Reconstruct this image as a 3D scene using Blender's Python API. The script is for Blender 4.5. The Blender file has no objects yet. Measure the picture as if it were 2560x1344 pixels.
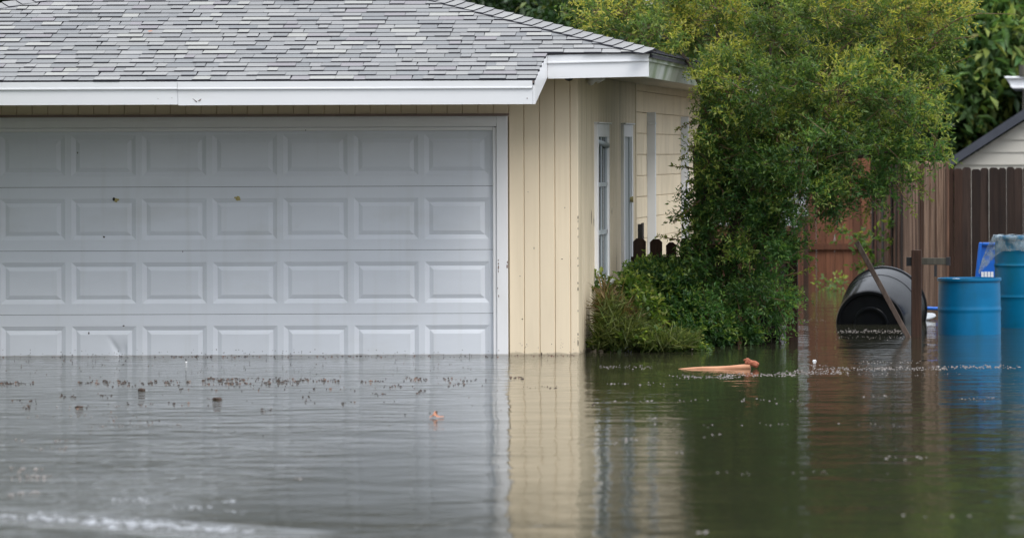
import bpy, bmesh, math, random
import numpy as np
from mathutils import Vector, Matrix
R = math.radians
random.seed(7); RNG = np.random.default_rng(11)
S = bpy.context.scene
COL = S.collection

# ------------------------------------------------------------------ camera
F = 10620.0                      # focal length in photo pixels (photo is 2560 wide)
CX, CY = 2750.0, 383.4           # principal point in photo pixels
H = 1.688                        # camera height above the flood water
ROLL = 0.0035
cam = bpy.data.cameras.new('camera'); camo = bpy.data.objects.new('camera', cam); COL.objects.link(camo)
c_, s_ = math.cos(ROLL), math.sin(ROLL)
camo.matrix_world = Matrix(((c_, s_, 0, 0), (0, 0, -1, 0), (-s_, c_, 0, H), (0, 0, 0, 1)))
cam.sensor_fit = 'HORIZONTAL'; cam.sensor_width = 36
cam.lens = F / 2560 * 36
cam.shift_x = (1280 - CX) / 2560; cam.shift_y = -(672 - CY) / 2560
cam.clip_start = 0.5; cam.clip_end = 2000
cam.dof.use_dof = True; cam.dof.focus_distance = 36.6; cam.dof.aperture_fstop = 3.0
S.camera = camo

# ------------------------------------------------------------------ world: overcast daylight
world = bpy.data.worlds.new('World'); S.world = world; world.use_nodes = True
wn = world.node_tree; wn.nodes.clear()
def N(t, typ, **kw):
    n = t.nodes.new(typ)
    for k, v in kw.items(): setattr(n, k, v)
    return n
sky = N(wn, 'ShaderNodeTexSky', sky_type='NISHITA', sun_disc=False)
sky.sun_elevation = R(55); sky.sun_rotation = R(150); sky.air_density = 1.0; sky.dust_density = 3.0; sky.ozone_density = 1.0
tc = N(wn, 'ShaderNodeTexCoord'); sx = N(wn, 'ShaderNodeSeparateXYZ')
wn.links.new(tc.outputs['Generated'], sx.inputs[0])
mr = N(wn, 'ShaderNodeMapRange'); mr.inputs['From Min'].default_value = 0; mr.inputs['From Max'].default_value = 1
mr.inputs['To Min'].default_value = 3.2; mr.inputs['To Max'].default_value = 12.5
wn.links.new(sx.outputs['Z'], mr.inputs['Value'])
nz = N(wn, 'ShaderNodeTexNoise'); nz.inputs['Scale'].default_value = 3.0; nz.inputs['Detail'].default_value = 5
wn.links.new(tc.outputs['Generated'], nz.inputs['Vector'])
nm = N(wn, 'ShaderNodeMapRange'); nm.inputs['To Min'].default_value = 0.75; nm.inputs['To Max'].default_value = 1.25
wn.links.new(nz.outputs['Fac'], nm.inputs['Value'])
mu = N(wn, 'ShaderNodeMath', operation='MULTIPLY'); wn.links.new(mr.outputs[0], mu.inputs[0]); wn.links.new(nm.outputs[0], mu.inputs[1])
cl = N(wn, 'ShaderNodeVectorMath', operation='SCALE'); cl.inputs[0].default_value = (0.93, 0.98, 1.06); wn.links.new(mu.outputs[0], cl.inputs['Scale'])
mix = N(wn, 'ShaderNodeMix', data_type='RGBA'); mix.inputs['Factor'].default_value = 0.88
wn.links.new(sky.outputs[0], mix.inputs[6]); wn.links.new(cl.outputs[0], mix.inputs[7])
bg = N(wn, 'ShaderNodeBackground'); bg.inputs['Strength'].default_value = 0.125
wo = N(wn, 'ShaderNodeOutputWorld'); wn.links.new(mix.outputs[2], bg.inputs['Color']); wn.links.new(bg.outputs[0], wo.inputs[0])

sun = bpy.data.lights.new('sun', 'SUN'); suno = bpy.data.objects.new('sun', sun); COL.objects.link(suno)
sun.energy = 1.1; sun.angle = R(25); sun.color = (1.0, 0.96, 0.9)
sd = Vector((0.55, -0.62, 1.0)).normalized()      # towards the sun: behind and right of the camera
suno.rotation_euler = sd.to_track_quat('Z', 'Y').to_euler()
sky.sun_elevation = math.asin(sd.z); sky.sun_rotation = math.atan2(sd.x, sd.y)
S.view_settings.view_transform = 'Standard'; S.view_settings.look = 'None'
S.view_settings.exposure = 0.78; S.view_settings.gamma = 1.0; S.view_settings.use_curve_mapping = False

# ------------------------------------------------------------------ helpers
def W(px, py, Y):
    u, v = px - CX, CY - py
    return Vector(((u * c_ + v * s_) * Y / F, Y, H + (-u * s_ + v * c_) * Y / F))
def WX(px, Y, py=600): return W(px, py, Y).x
def WZ(py, Y, px=1400): return W(px, py, Y).z
def YW(px, py):                       # distance at which the water surface shows at a pixel
    u, v = px - CX, CY - py
    return -H * F / (-u * s_ + v * c_)

def mk(name, verts, faces, mats=(), parent=None, smooth=False, fmat=None, loc=None):
    me = bpy.data.meshes.new(name); me.from_pydata([tuple(v) for v in verts], [], faces); me.update()
    for m in (mats if isinstance(mats, (list, tuple)) else [mats]): me.materials.append(m)
    if fmat is not None: me.polygons.foreach_set('material_index', list(fmat))
    if smooth: me.polygons.foreach_set('use_smooth', [True] * len(me.polygons))
    o = bpy.data.objects.new(name, me); COL.objects.link(o)
    if parent is not None: o.parent = parent
    if loc is not None: o.location = loc
    return o
def inst(name, me, parent=None, loc=(0, 0, 0), rot=(0, 0, 0), scale=(1, 1, 1)):
    o = bpy.data.objects.new(name, me); COL.objects.link(o); o.parent = parent
    o.location = loc; o.rotation_euler = rot; o.scale = scale; return o
def empty(name, loc=(0, 0, 0)):
    o = bpy.data.objects.new(name, None); COL.objects.link(o); o.location = loc; return o
def tag(o, label=None, cat=None, group=None, kind=None):
    if label: o['label'] = label
    if cat: o['category'] = cat
    if group: o['group'] = group
    if kind: o['kind'] = kind
    return o
class MB:                             # collects simple shapes in one mesh
    def __init__(s): s.v = []; s.f = []; s.m = []
    def add(s, vs, fs, m=0):
        b = len(s.v); s.v += [tuple(v) for v in vs]; s.f += [tuple(i + b for i in f) for f in fs]; s.m += [m] * len(fs)
    def box(s, x0, x1, y0, y1, z0, z1, m=0):
        s.add([(x0,y0,z0),(x1,y0,z0),(x1,y1,z0),(x0,y1,z0),(x0,y0,z1),(x1,y0,z1),(x1,y1,z1),(x0,y1,z1)],
              [(0,3,2,1),(4,5,6,7),(0,1,5,4),(1,2,6,5),(2,3,7,6),(3,0,4,7)], m)
    def prism(s, quad, off, m=0):     # quad of 4+ pts swept by vector off
        q = [Vector(p) for p in quad]; n = len(q); o = Vector(off)
        s.add(q + [p + o for p in q], [tuple(range(n))[::-1], tuple(range(n, 2*n))] + [(i, (i+1) % n, n + (i+1) % n, n + i) for i in range(n)], m)
    def tube(s, pts, rads, seg=8, m=0, cap=True):
        pts = [Vector(p) for p in pts]; b = len(s.v); n = len(pts)
        for i, p in enumerate(pts):
            d = (pts[min(i+1, n-1)] - pts[max(i-1, 0)]).normalized()
            a = d.orthogonal().normalized() if abs(d.z) > .9 else d.cross(Vector((0,0,1))).normalized()
            c = d.cross(a)
            for k in range(seg):
                t = 2*math.pi*k/seg
                s.v.append(tuple(p + (a*math.cos(t) + c*math.sin(t)) * rads[i]))
        for i in range(n-1):
            for k in range(seg):
                s.f.append((b+i*seg+k, b+i*seg+(k+1)%seg, b+(i+1)*seg+(k+1)%seg, b+(i+1)*seg+k)); s.m.append(m)
        if cap:
            s.f.append(tuple(b+k for k in range(seg))[::-1]); s.f.append(tuple(b+(n-1)*seg+k for k in range(seg))); s.m += [m, m]
    def lathe(s, prof, seg=48, m=0, cap0=True, cap1=True):
        b = len(s.v); n = len(prof)
        for r, z in prof:
            for k in range(seg):
                t = 2*math.pi*k/seg; s.v.append((r*math.cos(t), r*math.sin(t), z))
        for i in range(n-1):
            for k in range(seg):
                s.f.append((b+i*seg+k, b+i*seg+(k+1)%seg, b+(i+1)*seg+(k+1)%seg, b+(i+1)*seg+k)); s.m.append(m)
        if cap0: s.f.append(tuple(b+k for k in range(seg))[::-1]); s.m.append(m)
        if cap1: s.f.append(tuple(b+(n-1)*seg+k for k in range(seg))); s.m.append(m)
    def build(s, name, mats, parent=None, smooth=False, loc=None):
        return mk(name, s.v, s.f, mats, parent, smooth, s.m, loc)
def bevel(o, w=0.004, seg=2):
    m = o.modifiers.new('bevel', 'BEVEL'); m.width = w; m.segments = seg; m.limit_method = 'ANGLE'; m.angle_limit = R(35); return o
def auto_smooth(o, ang=35):
    me = o.data
    me.polygons.foreach_set('use_smooth', [True]*len(me.polygons))
    try: me.set_sharp_from_angle(angle=R(ang))
    except Exception: pass
    return o

# ------------------------------------------------------------------ materials
def material(name, col, rough=0.6, var=0.12, vscale=(6, 6, 6), bump=0.0, bscale=None, spec=0.4, speck=None, dirt=None, rnd=0.0, coord='Object', metal=0.0, grain=None, wet=0.0):
    m = bpy.data.materials.new(name); m.use_nodes = True; t = m.node_tree; t.nodes.clear(); L = t.links.new
    out = N(t, 'ShaderNodeOutputMaterial'); p = N(t, 'ShaderNodeBsdfPrincipled'); L(p.outputs[0], out.inputs[0])
    p.inputs['Roughness'].default_value = rough; p.inputs['Specular IOR Level'].default_value = spec; p.inputs['Metallic'].default_value = metal
    tcn = N(t, 'ShaderNodeTexCoord')
    oi = N(t, 'ShaderNodeObjectInfo')
    if coord == 'World':
        g = N(t, 'ShaderNodeNewGeometry'); src = g.outputs['Position']
    else:
        ad = N(t, 'ShaderNodeVectorMath', operation='ADD'); L(tcn.outputs['Object'], ad.inputs[0]); L(oi.outputs['Location'], ad.inputs[1]); src = ad.outputs[0]
    mp = N(t, 'ShaderNodeMapping'); mp.inputs['Scale'].default_value = vscale; L(src, mp.inputs[0])
    n1 = N(t, 'ShaderNodeTexNoise'); n1.inputs['Scale'].default_value = 1; n1.inputs['Detail'].default_value = 6; n1.inputs['Roughness'].default_value = .6; L(mp.outputs[0], n1.inputs['Vector'])
    r1 = N(t, 'ShaderNodeMapRange'); r1.inputs['From Min'].default_value = .25; r1.inputs['From Max'].default_value = .75
    r1.inputs['To Min'].default_value = 1 - var; r1.inputs['To Max'].default_value = 1 + var; L(n1.outputs['Fac'], r1.inputs['Value'])
    sc = N(t, 'ShaderNodeVectorMath', operation='SCALE'); sc.inputs[0].default_value = col[:3]; L(r1.outputs[0], sc.inputs['Scale'])
    cur = sc.outputs[0]
    if rnd:
        rr = N(t, 'ShaderNodeMapRange'); rr.inputs['To Min'].default_value = 1 - rnd; rr.inputs['To Max'].default_value = 1 + rnd; L(oi.outputs['Random'], rr.inputs['Value'])
        s2 = N(t, 'ShaderNodeVectorMath', operation='SCALE'); L(cur, s2.inputs[0]); L(rr.outputs[0], s2.inputs['Scale']); cur = s2.outputs[0]
    def over(cur, color, scale, lo, hi, amt=1.0, det=4, off=(0, 0, 0)):
        mp2 = N(t, 'ShaderNodeMapping'); mp2.inputs['Scale'].default_value = scale; mp2.inputs['Location'].default_value = off; L(src, mp2.inputs[0])
        n2 = N(t, 'ShaderNodeTexNoise'); n2.inputs['Scale'].default_value = 1; n2.inputs['Detail'].default_value = det; L(mp2.outputs[0], n2.inputs['Vector'])
        r2 = N(t, 'ShaderNodeMapRange'); r2.inputs['From Min'].default_value = lo; r2.inputs['From Max'].default_value = hi; r2.inputs['To Max'].default_value = amt; L(n2.outputs['Fac'], r2.inputs['Value'])
        mx = N(t, 'ShaderNodeMix', data_type='RGBA'); L(r2.outputs[0], mx.inputs['Factor']); L(cur, mx.inputs[6]); mx.inputs[7].default_value = (*color, 1); return mx.outputs[2]
    if dirt: cur = over(cur, *dirt)
    if grain: cur = over(cur, *grain)
    if speck: cur = over(cur, *speck)
    if wet:                                         # damp tide band just above the flood line, ragged edge
        gz = N(t, 'ShaderNodeNewGeometry'); sz = N(t, 'ShaderNodeSeparateXYZ'); L(gz.outputs['Position'], sz.inputs[0])
        mw = N(t, 'ShaderNodeMapping'); mw.inputs['Scale'].default_value = (9, 9, 2); L(gz.outputs['Position'], mw.inputs[0]); nw = N(t, 'ShaderNodeTexNoise'); nw.inputs['Scale'].default_value = 1; nw.inputs['Detail'].default_value = 5; L(mw.outputs[0], nw.inputs['Vector'])
        rw = N(t, 'ShaderNodeMapRange'); rw.inputs['From Min'].default_value = .3; rw.inputs['From Max'].default_value = .75; rw.inputs['To Min'].default_value = .004; rw.inputs['To Max'].default_value = wet; L(nw.outputs['Fac'], rw.inputs['Value'])
        dv = N(t, 'ShaderNodeMath', operation='DIVIDE'); L(sz.outputs['Z'], dv.inputs[0]); L(rw.outputs[0], dv.inputs[1])
        rz = N(t, 'ShaderNodeMapRange'); rz.inputs['From Min'].default_value = .6; rz.inputs['From Max'].default_value = 1.3; rz.inputs['To Min'].default_value = .5; rz.inputs['To Max'].default_value = 0; L(dv.outputs[0], rz.inputs['Value'])
        mxw = N(t, 'ShaderNodeMix', data_type='RGBA'); L(rz.outputs[0], mxw.inputs['Factor']); L(cur, mxw.inputs[6]); mxw.inputs[7].default_value = (.16, .13, .085, 1); cur = mxw.outputs[2]
    L(cur, p.inputs['Base Color'])
    if bump:
        mp3 = N(t, 'ShaderNodeMapping'); mp3.inputs['Scale'].default_value = bscale or (40, 40, 40); L(src, mp3.inputs[0])
        n3 = N(t, 'ShaderNodeTexNoise'); n3.inputs['Scale'].default_value = 1; n3.inputs['Detail'].default_value = 5; L(mp3.outputs[0], n3.inputs['Vector'])
        b = N(t, 'ShaderNodeBump'); b.inputs['Strength'].default_value = 1; b.inputs['Distance'].default_value = bump; L(n3.outputs['Fac'], b.inputs['Height']); L(b.outputs[0], p.inputs['Normal'])
    return m
M = {}
M['door'] = material('door_paint', (.70, .73, .78), .45, .05, (1.2, 1, 3), wet=.014, grain=((.5, .5, .46), (10, 1, .6), .55, .8, .22), dirt=((.45, .44, .38), (1.2, 1, 2.2), .58, .85, .35), speck=((.05, .04, .03), (9, 9, 9), .80, .82, .9), coord='World')
M['trim'] = material('trim_paint', (.80, .80, .81), .5, .05, (2, 2, 1), wet=.016, bump=.001, dirt=((.5, .47, .4), (3, 3, 1.2), .58, .8, .35), speck=((.06, .04, .03), (14, 14, 5), .765, .78, .95), coord='World')
M['fascia'] = material('fascia_metal', (.82, .83, .85), .35, .03, (1, 1, 3), dirt=((.55, .55, .5), (1.3, 1, 9), .6, .85, .3), coord='World')
M['fascia_algae'] = material('fascia_algae', (.66, .69, .66), .4, .08, (2, 3, 1), dirt=((.20, .27, .14), (3, 2.2, .8), .42, .62, .8), coord='World')
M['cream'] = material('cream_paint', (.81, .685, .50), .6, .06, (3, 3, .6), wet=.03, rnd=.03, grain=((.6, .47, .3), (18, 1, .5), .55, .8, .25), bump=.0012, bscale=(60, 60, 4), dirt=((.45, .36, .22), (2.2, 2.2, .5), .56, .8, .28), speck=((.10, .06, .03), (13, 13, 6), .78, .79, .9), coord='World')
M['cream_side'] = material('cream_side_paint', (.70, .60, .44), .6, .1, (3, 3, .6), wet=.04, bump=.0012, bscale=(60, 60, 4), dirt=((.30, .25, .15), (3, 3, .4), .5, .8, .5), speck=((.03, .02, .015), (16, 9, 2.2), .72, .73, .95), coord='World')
M['block'] = material('cream_block', (.78, .66, .475), .75, .07, (4, 4, 4), bump=.002, bscale=(50, 50, 50), dirt=((.4, .32, .2), (2, 2, 1), .55, .8, .3), rnd=.05, coord='World')
M['mortar'] = material('mortar', (.60, .49, .32), .9, .1, coord='World')
M['soffit'] = material('soffit', (.55, .50, .40), .7, .1, coord='World')
M['dark'] = material('dark_gap', (.03, .028, .025), .9, .1)
M['flash'] = material('drip_metal', (.22, .16, .14), .6, .2, (5, 5, 5))
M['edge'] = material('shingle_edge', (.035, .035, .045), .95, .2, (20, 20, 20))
tones = [(.20, .205, .21), (.225, .228, .23), (.25, .25, .25), (.275, .275, .272), (.315, .315, .30), (.235, .225, .235)]
SH = [material('shingle_%d' % i, (*[c * 1.0 for c in t],), .95, .22, (150, 150, 150), bump=.0015, bscale=(350, 350, 350), spec=.2, rnd=.06,
               dirt=((.22, .22, .2), (1.5, 2.5, 2), .5, .8, .35), coord='World') for i, t in enumerate(tones)]
M['glass'] = material('window_glass', (.03, .04, .045), .05, .1, spec=.7)
M['sash'] = material('sash_paint', (.45, .50, .53), .5, .08)
M['doorpale'] = material('side_door_paint', (.42, .45, .46), .5, .08, (3, 3, 1))
M['blackmetal'] = material('black_metal', (.02, .02, .022), .4, .1)
M['white_plastic'] = material('white_plastic', (.7, .7, .7), .4, .05)
M['bark'] = material('bark', (.07, .052, .04), .9, .35, (12, 12, 4), bump=.01, bscale=(30, 30, 8), coord='World')
M['barkred'] = material('twig_bark', (.15, .09, .055), .8, .2, coord='World')
def wood(name, col, dk, streak, rnd=.25, lo=.45, hi=.75):
    return material(name, col, .85, .28, (28, 28, 1.6), bump=.004, bscale=(70, 70, 3), spec=.25, rnd=rnd, grain=(streak, (55, 55, 2.2), lo, hi, .75), dirt=(dk, (5, 5, 1.3), .45, .7, .75), coord='World')
M['wood_red'] = wood('fence_wood_red', (.15, .062, .034), (.065, .03, .02), (.06, .03, .02), .3)
M['wood_weath'] = wood('fence_wood_weathered', (.36, .235, .165), (.12, .07, .048), (.11, .065, .045), .25, .42, .62)
M['wood_warm'] = wood('fence_wood_warm', (.19, .105, .07), (.06, .035, .026), (.07, .04, .028), .3, .4, .62)
M['wood_dark'] = wood('fence_wood_dark', (.036, .023, .018), (.014, .011, .011), (.016, .011, .01), .4)
M['wood_post'] = wood('post_wood', (.050, .027, .019), (.022, .013, .011), (.025, .016, .012), .1)
M['wood_grey'] = wood('rail_wood', (.09, .085, .07), (.03, .03, .03), (.05, .05, .04), .1)
M['wood_black'] = wood('wet_wood', (.016, .012, .011), (.007, .006, .006), (.008, .007, .006), .2)
M['blue'] = material('blue_drum', (.001, .135, .30), .36, .16, (2, 2, 5), spec=.25, dirt=((.006, .10, .17), (5, 5, 1.6), .48, .72, .7), coord='World')
M['teal'] = material('teal_drum', (.001, .135, .27), .36, .16, (2, 2, 5), spec=.25, dirt=((.01, .11, .15), (5, 5, 1.6), .48, .72, .7), coord='World')
M['royal'] = material('royal_blue_plastic', (.01, .11, .48), .3, .1, spec=.5)
M['black'] = material('black_plastic', (.008, .009, .011), .2, .25, (4, 4, 4), bump=.002, bscale=(6, 6, 6), spec=.2, dirt=((.014, .018, .017), (6, 6, 2), .5, .8, .6), coord='World')
M['log'] = material('peeled_wood', (.55, .27, .15), .6, .2, (4, 30, 30), bump=.003, bscale=(8, 60, 60), dirt=((.30, .12, .06), (5, 20, 20), .45, .7, .6), coord='World')
M['logend'] = material('broken_wood', (.30, .095, .05), .8, .35, (30, 30, 30), bump=.01, bscale=(40, 40, 40), coord='World')
M['debris'] = material('dark_debris', (.045, .028, .02), .8, .4, (30, 30, 30), coord='World')
M['debris_l'] = material('brown_debris', (.17, .10, .07), .8, .4, (30, 30, 30), coord='World')
M['foam'] = material('foam', (.24, .21, .195), .6, .4, (20, 20, 20), coord='World')
M['pale_siding'] = material('pale_siding', (.50, .48, .43), .6, .06, (2, 2, 2), coord='World')
M['slate'] = material('dark_roof_edge', (.045, .05, .065), .7, .15)
M['shedwhite'] = material('shed_white', (.42, .44, .46), .6, .06)
M['pinkbrick'] = material('old_brick', (.34, .17, .15), .9, .3, (9, 9, 9), rnd=.2)
M['ground'] = material('ground', (.10, .085, .055), .95, .3, (1, 1, 1), coord='World')
M['label'] = material('label_white', (.75, .76, .78), .5, .03)

def leafmat(name, rough=.45, trans=.52):
    m = bpy.data.materials.new(name); m.use_nodes = True; t = m.node_tree; t.nodes.clear(); L = t.links.new
    out = N(t, 'ShaderNodeOutputMaterial'); at = N(t, 'ShaderNodeAttribute'); at.attribute_name = 'leafcol'
    p = N(t, 'ShaderNodeBsdfPrincipled'); p.inputs['Roughness'].default_value = rough; p.inputs['Specular IOR Level'].default_value = .35
    tr = N(t, 'ShaderNodeBsdfTranslucent'); ms = N(t, 'ShaderNodeMixShader'); ms.inputs[0].default_value = trans
    sc = N(t, 'ShaderNodeVectorMath', operation='MULTIPLY'); sc.inputs[1].default_value = (1.5, 1.6, .8)
    L(at.outputs['Color'], p.inputs['Base Color']); L(at.outputs['Color'], sc.inputs[0]); L(sc.outputs[0], tr.inputs['Color'])
    L(p.outputs[0], ms.inputs[1]); L(tr.outputs[0], ms.inputs[2]); L(ms.outputs[0], out.inputs[0]); return m
M['leaf'] = leafmat('leaf'); M['leafbig'] = leafmat('leaf_broad', .4, .25)

# water: murky, glossy, finely rippled
def water_mat():
    m = bpy.data.materials.new('flood_water'); m.use_nodes = True; t = m.node_tree; t.nodes.clear(); L = t.links.new
    out = N(t, 'ShaderNodeOutputMaterial'); p = N(t, 'ShaderNodeBsdfPrincipled'); L(p.outputs[0], out.inputs[0])
    p.inputs['Base Color'].default_value = (.030, .030, .018, 1); p.inputs['Roughness'].default_value = .02; p.inputs['IOR'].default_value = 1.33
    g = N(t, 'ShaderNodeNewGeometry')
    def nzz(scale, det, dist=0., loc=(0, 0, 0)):
        mp = N(t, 'ShaderNodeMapping'); mp.inputs['Scale'].default_value = scale; mp.inputs['Location'].default_value = loc; L(g.outputs['Position'], mp.inputs[0])
        n = N(t, 'ShaderNodeTexNoise'); n.inputs['Scale'].default_value = 1; n.inputs['Detail'].default_value = det; n.inputs['Distortion'].default_value = dist; L(mp.outputs[0], n.inputs['Vector']); return n.outputs['Fac']
    def math_(op, a, b):
        n = N(t, 'ShaderNodeMath', operation=op)
        for i, q in enumerate((a, b)):
            if isinstance(q, (int, float)): n.inputs[i].default_value = q
            else: L(q, n.inputs[i])
        return n.outputs[0]
    def smooth(val, a, b):
        n = N(t, 'ShaderNodeMapRange', interpolation_type='SMOOTHSTEP'); n.inputs['From Min'].default_value = a; n.inputs['From Max'].default_value = b; L(val, n.inputs['Value']); return n.outputs[0]
    sep = N(t, 'ShaderNodeSeparateXYZ'); L(g.outputs['Position'], sep.inputs[0]); X, Y = sep.outputs['X'], sep.outputs['Y']
    small = nzz((11, 13, 1), 3, .2); mid = nzz((2.6, 4.0, 1), 2, .2, (3, 5, 0)); big = nzz((.5, .7, 1), 1, .3, (9, 2, 0))
    # breeze patches roughen some of the surface: patch field + stronger towards the open water on the left
    patch = smooth(nzz((.35, .5, 1), 2, 0, (4, 4, 0)), .35, .7)
    open_ = math_('SUBTRACT', 1.0, smooth(X, -4.9, -3.9))
    amp = math_('ADD', .75, math_('MULTIPLY', open_, math_('ADD', 1.5, math_('MULTIPLY', patch, 1.8))))
    # a wind-stirred streak close to the camera on the left
    dd_ = math_('SUBTRACT', math_('ADD', Y, math_('MULTIPLY', X, .73)), 16.2)
    brk = smooth(nzz((2.2, 7, 1), 4, .3, (1, 8, 0)), .36, .58)
    xm = math_('SUBTRACT', 1.0, smooth(X, -4.3, -3.3))
    ridge = math_('MULTIPLY', math_('SUBTRACT', smooth(dd_, -.38, .32), smooth(dd_, .32, .42)), xm)
    st = math_('MULTIPLY', math_('MULTIPLY', math_('SUBTRACT', smooth(dd_, -.4, -.2), smooth(dd_, .25, .4)), xm), brk)
    near = math_('MULTIPLY', open_, smooth(Y, 29.0, 33.0))
    hs = math_('MULTIPLY', small, math_('ADD', math_('ADD', math_('MULTIPLY', amp, .0019), math_('MULTIPLY', near, .007)), math_('MULTIPLY', st, .012)))
    hm = math_('MULTIPLY', mid, math_('ADD', math_('MULTIPLY', amp, .0070), math_('MULTIPLY', st, .012)))
    hb = math_('MULTIPLY', big, .013)
    h = math_('ADD', math_('ADD', math_('ADD', hs, hm), hb), math_('MULTIPLY', ridge, math_('ADD', .01, math_('MULTIPLY', brk, .03))))
    b = N(t, 'ShaderNodeBump'); b.inputs['Strength'].default_value = 1; b.inputs['Distance'].default_value = 1; L(h, b.inputs['Height']); L(b.outputs[0], p.inputs['Normal'])
    return m
M['water'] = water_mat()

# ------------------------------------------------------------------ setting
tag(mk('ground', [(-400, -60, -1.2), (400, -60, -1.2), (400, 600, -1.2), (-400, 600, -1.2)], [(0, 1, 2, 3)], M['ground']), kind='structure')
tag(mk('water', [(-160, -40, 0), (160, -40, 0), (160, 150, 0), (-160, 150, 0)], [(0, 1, 2, 3)], M['water']), kind='structure')
tag(mk('far_bank', [(-400, 149, -.3), (400, 149, -.3), (400, 600, 3), (-400, 600, 3)], [(0, 1, 2, 3)], M['ground']), kind='structure')

# ------------------------------------------------------------------ the house
YF = 36.0                                           # garage front wall
house = empty('garage_house', (WX(1440, YF), YF, 0))
HL = house.location.copy()
tag(house, 'cream garage house with grey shingle roof and long white door, standing in flood water', 'house')
def hp(o):                                          # parent without moving (children stay in world coords)
    o.parent = house; o.matrix_parent_inverse = Matrix.Translation(-HL); return o
XC = WX(1440, YF)                                   # right front corner of the wall
XL = XC - 6.45                                      # left front corner
YB = 47.0                                           # back of the house
P_ = .30
Yu = 35.5; cu = W(1628, 130, Yu); zu = cu.z; XEr = cu.x
Yl = 34.71; zl = zu - P_ * (Yu - Yl)
XRk = WX(1336, Yl, 200)                             # right end of the dropped eave over the door
def roofz(Y): return zu + P_ * (Y - Yu)
# left hip passes photo point (0,12)
Yh = 37.03; Xh = WX(0, Yh, 12)
aR, aL = 1.18, 1.27
XEl = Xh - aL * (Yh - Yu)
Yap = (Xh - aL * Yh - XEr - aR * Yu) / (-aR - aL); Xap = XEr - aR * (Yap - Yu); zap = roofz(Yap)

# roof deck, thin solid under the shingles
roof = MB()
T = .018
deck = [(XEl, Yu, zu), (XEr, Yu, zu), (Xap, Yap, zap), (Xap, YB + .6, zap), (XEr, YB + .6, zu), (XEl, YB + .6, zu)]
dk = [(x, y, z - T) for x, y, z in deck]
bt = [(x, y, z - T - .03) for x, y, z in deck]
roof.add(dk + bt, [(0, 1, 2), (1, 4, 3, 2), (0, 2, 3, 5), (6, 8, 7), (7, 8, 9, 10), (6, 11, 9, 8), (0, 6, 7, 1), (1, 7, 10, 4), (5, 11, 6, 0), (3, 4, 10, 9, 11, 5)])
XLd = XL + .25
roof.add([(XLd, Yl, zl - T), (XRk, Yl, zl - T), (XRk, Yu - .001, zu - T), (XLd, Yu - .001, zu - T),
          (XLd, Yl, zl - T - .03), (XRk, Yl, zl - T - .03), (XRk, Yu - .001, zu - T - .03), (XLd, Yu - .001, zu - T - .03)],
         [(0, 1, 2, 3), (7, 6, 5, 4), (0, 4, 5, 1), (1, 5, 6, 2), (3, 7, 4, 0)])
roof_o = hp(roof.build('roof', M['edge'])); INV = roof_o.matrix_parent_inverse
def rp(o): o.parent = roof_o; return o

# shingles: rows of tabs; nearest rows are single objects, the rest one part
EXP = .1345; th = math.atan(P_); run = EXP * math.cos(th)
ux = Vector((0, math.cos(th), math.sin(th))); un = Vector((0, -math.sin(th), math.cos(th)))
def tab_verts(w, l, t, skew):                       # local: x width, y up-slope, z normal; butt at y=0
    return [(0, 0, -.006), (w, 0, -.006), (w + skew, l, -.006), (skew, l, -.006), (0, 0, t), (w, 0, t), (w + skew, l, -.0015), (skew, l, -.0015)]
tab_faces = [(4, 5, 6, 7), (0, 1, 5, 4), (1, 2, 6, 5), (3, 0, 4, 7), (2, 3, 7, 6)]
MR = Matrix.Rotation(th, 3, 'X')
rows = []; Y = Yl - .012; k = 0
while Y < Yap: rows.append((k, Y)); Y += run; k += 1
cands = []
rnd = random.Random(3)
for k, Yr in rows:
    z = roofz(Yr)
    if Yr < Yu - .03: xa, xb = XLd, XRk + .012
    else: xa, xb = XEl + aL * (Yr - Yu) + .02, XEr - aR * (Yr - Yu) + .01 - .0
    x = xa - rnd.random() * .12
    tone = rnd.random(); raised = True
    while x < xb:
        w = rnd.choice([.09, .12, .14, .17, .19, .22, .26]) * rnd.uniform(.9, 1.1)
        raised = not raised if rnd.random() < .8 else raised
        tn = rnd.choices(range(6), (3, 4, 5, 4 if raised else 2, 3 if raised else 1, 1.4))[0]
        if not raised and rnd.random() < .5: tn = rnd.choice((0, 1, 1, 2))
        t = (.0120 if raised else .0058) + rnd.uniform(-.0008, .0012)
        x0 = max(x, xa); x1 = min(x + w - .0022, xb)
        if x1 - x0 > .015:
            cands.append((k, x0, x1, Yr + rnd.uniform(-.0022, .0022) - (.003 if raised else 0), t, tn, rnd.uniform(-.022, -.004)))
        x += w
vis = []
for c in cands:
    k, x0, x1, Yr, t, tn, sk = c
    px = CX + (x0 + x1) / 2 * F / Yr
    vis.append((-20 < px < 2600, c))
single = 0
fld = MB()
def skew_lim(k): return 0
for v, (k, x0, x1, Yr, t, tn, sk) in vis:
    z = roofz(Yr)
    l = EXP + .03
    hi = Yr + l * math.cos(th)
    # clip at rakes and hips: keep the far corners inside
    vs = tab_verts(x1 - x0, l, t, sk)
    xr = XRk + .012 if hi < Yu else XEr - aR * max(0, hi - Yu)
    xl = XEl + aL * max(0, hi - Yu) if hi > Yu else XLd
    vs = [(min(max(a, (xl - x0) if b > 0 else -9), (xr - x0) if b > 0 else 9), b, c) for a, b, c in vs]
    if v and single < 300 and x1 - x0 > .03 and k < 9:
        o = mk('shingle', vs, tab_faces, [SH[tn], M['edge']], fmat=[0, 1, 1, 1, 0]); rp(o)
        o.location = (x0, Yr, z); o.rotation_euler = (th, 0, 0); single += 1
    else:
        ww = [MR @ Vector(q) + Vector((x0, Yr, z)) for q in vs]
        b = len(fld.v); fld.v += [tuple(q) for q in ww]; fld.f += [tuple(i + b for i in f) for f in tab_faces]; fld.m += [tn, 6, 6, 6, tn]
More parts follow.
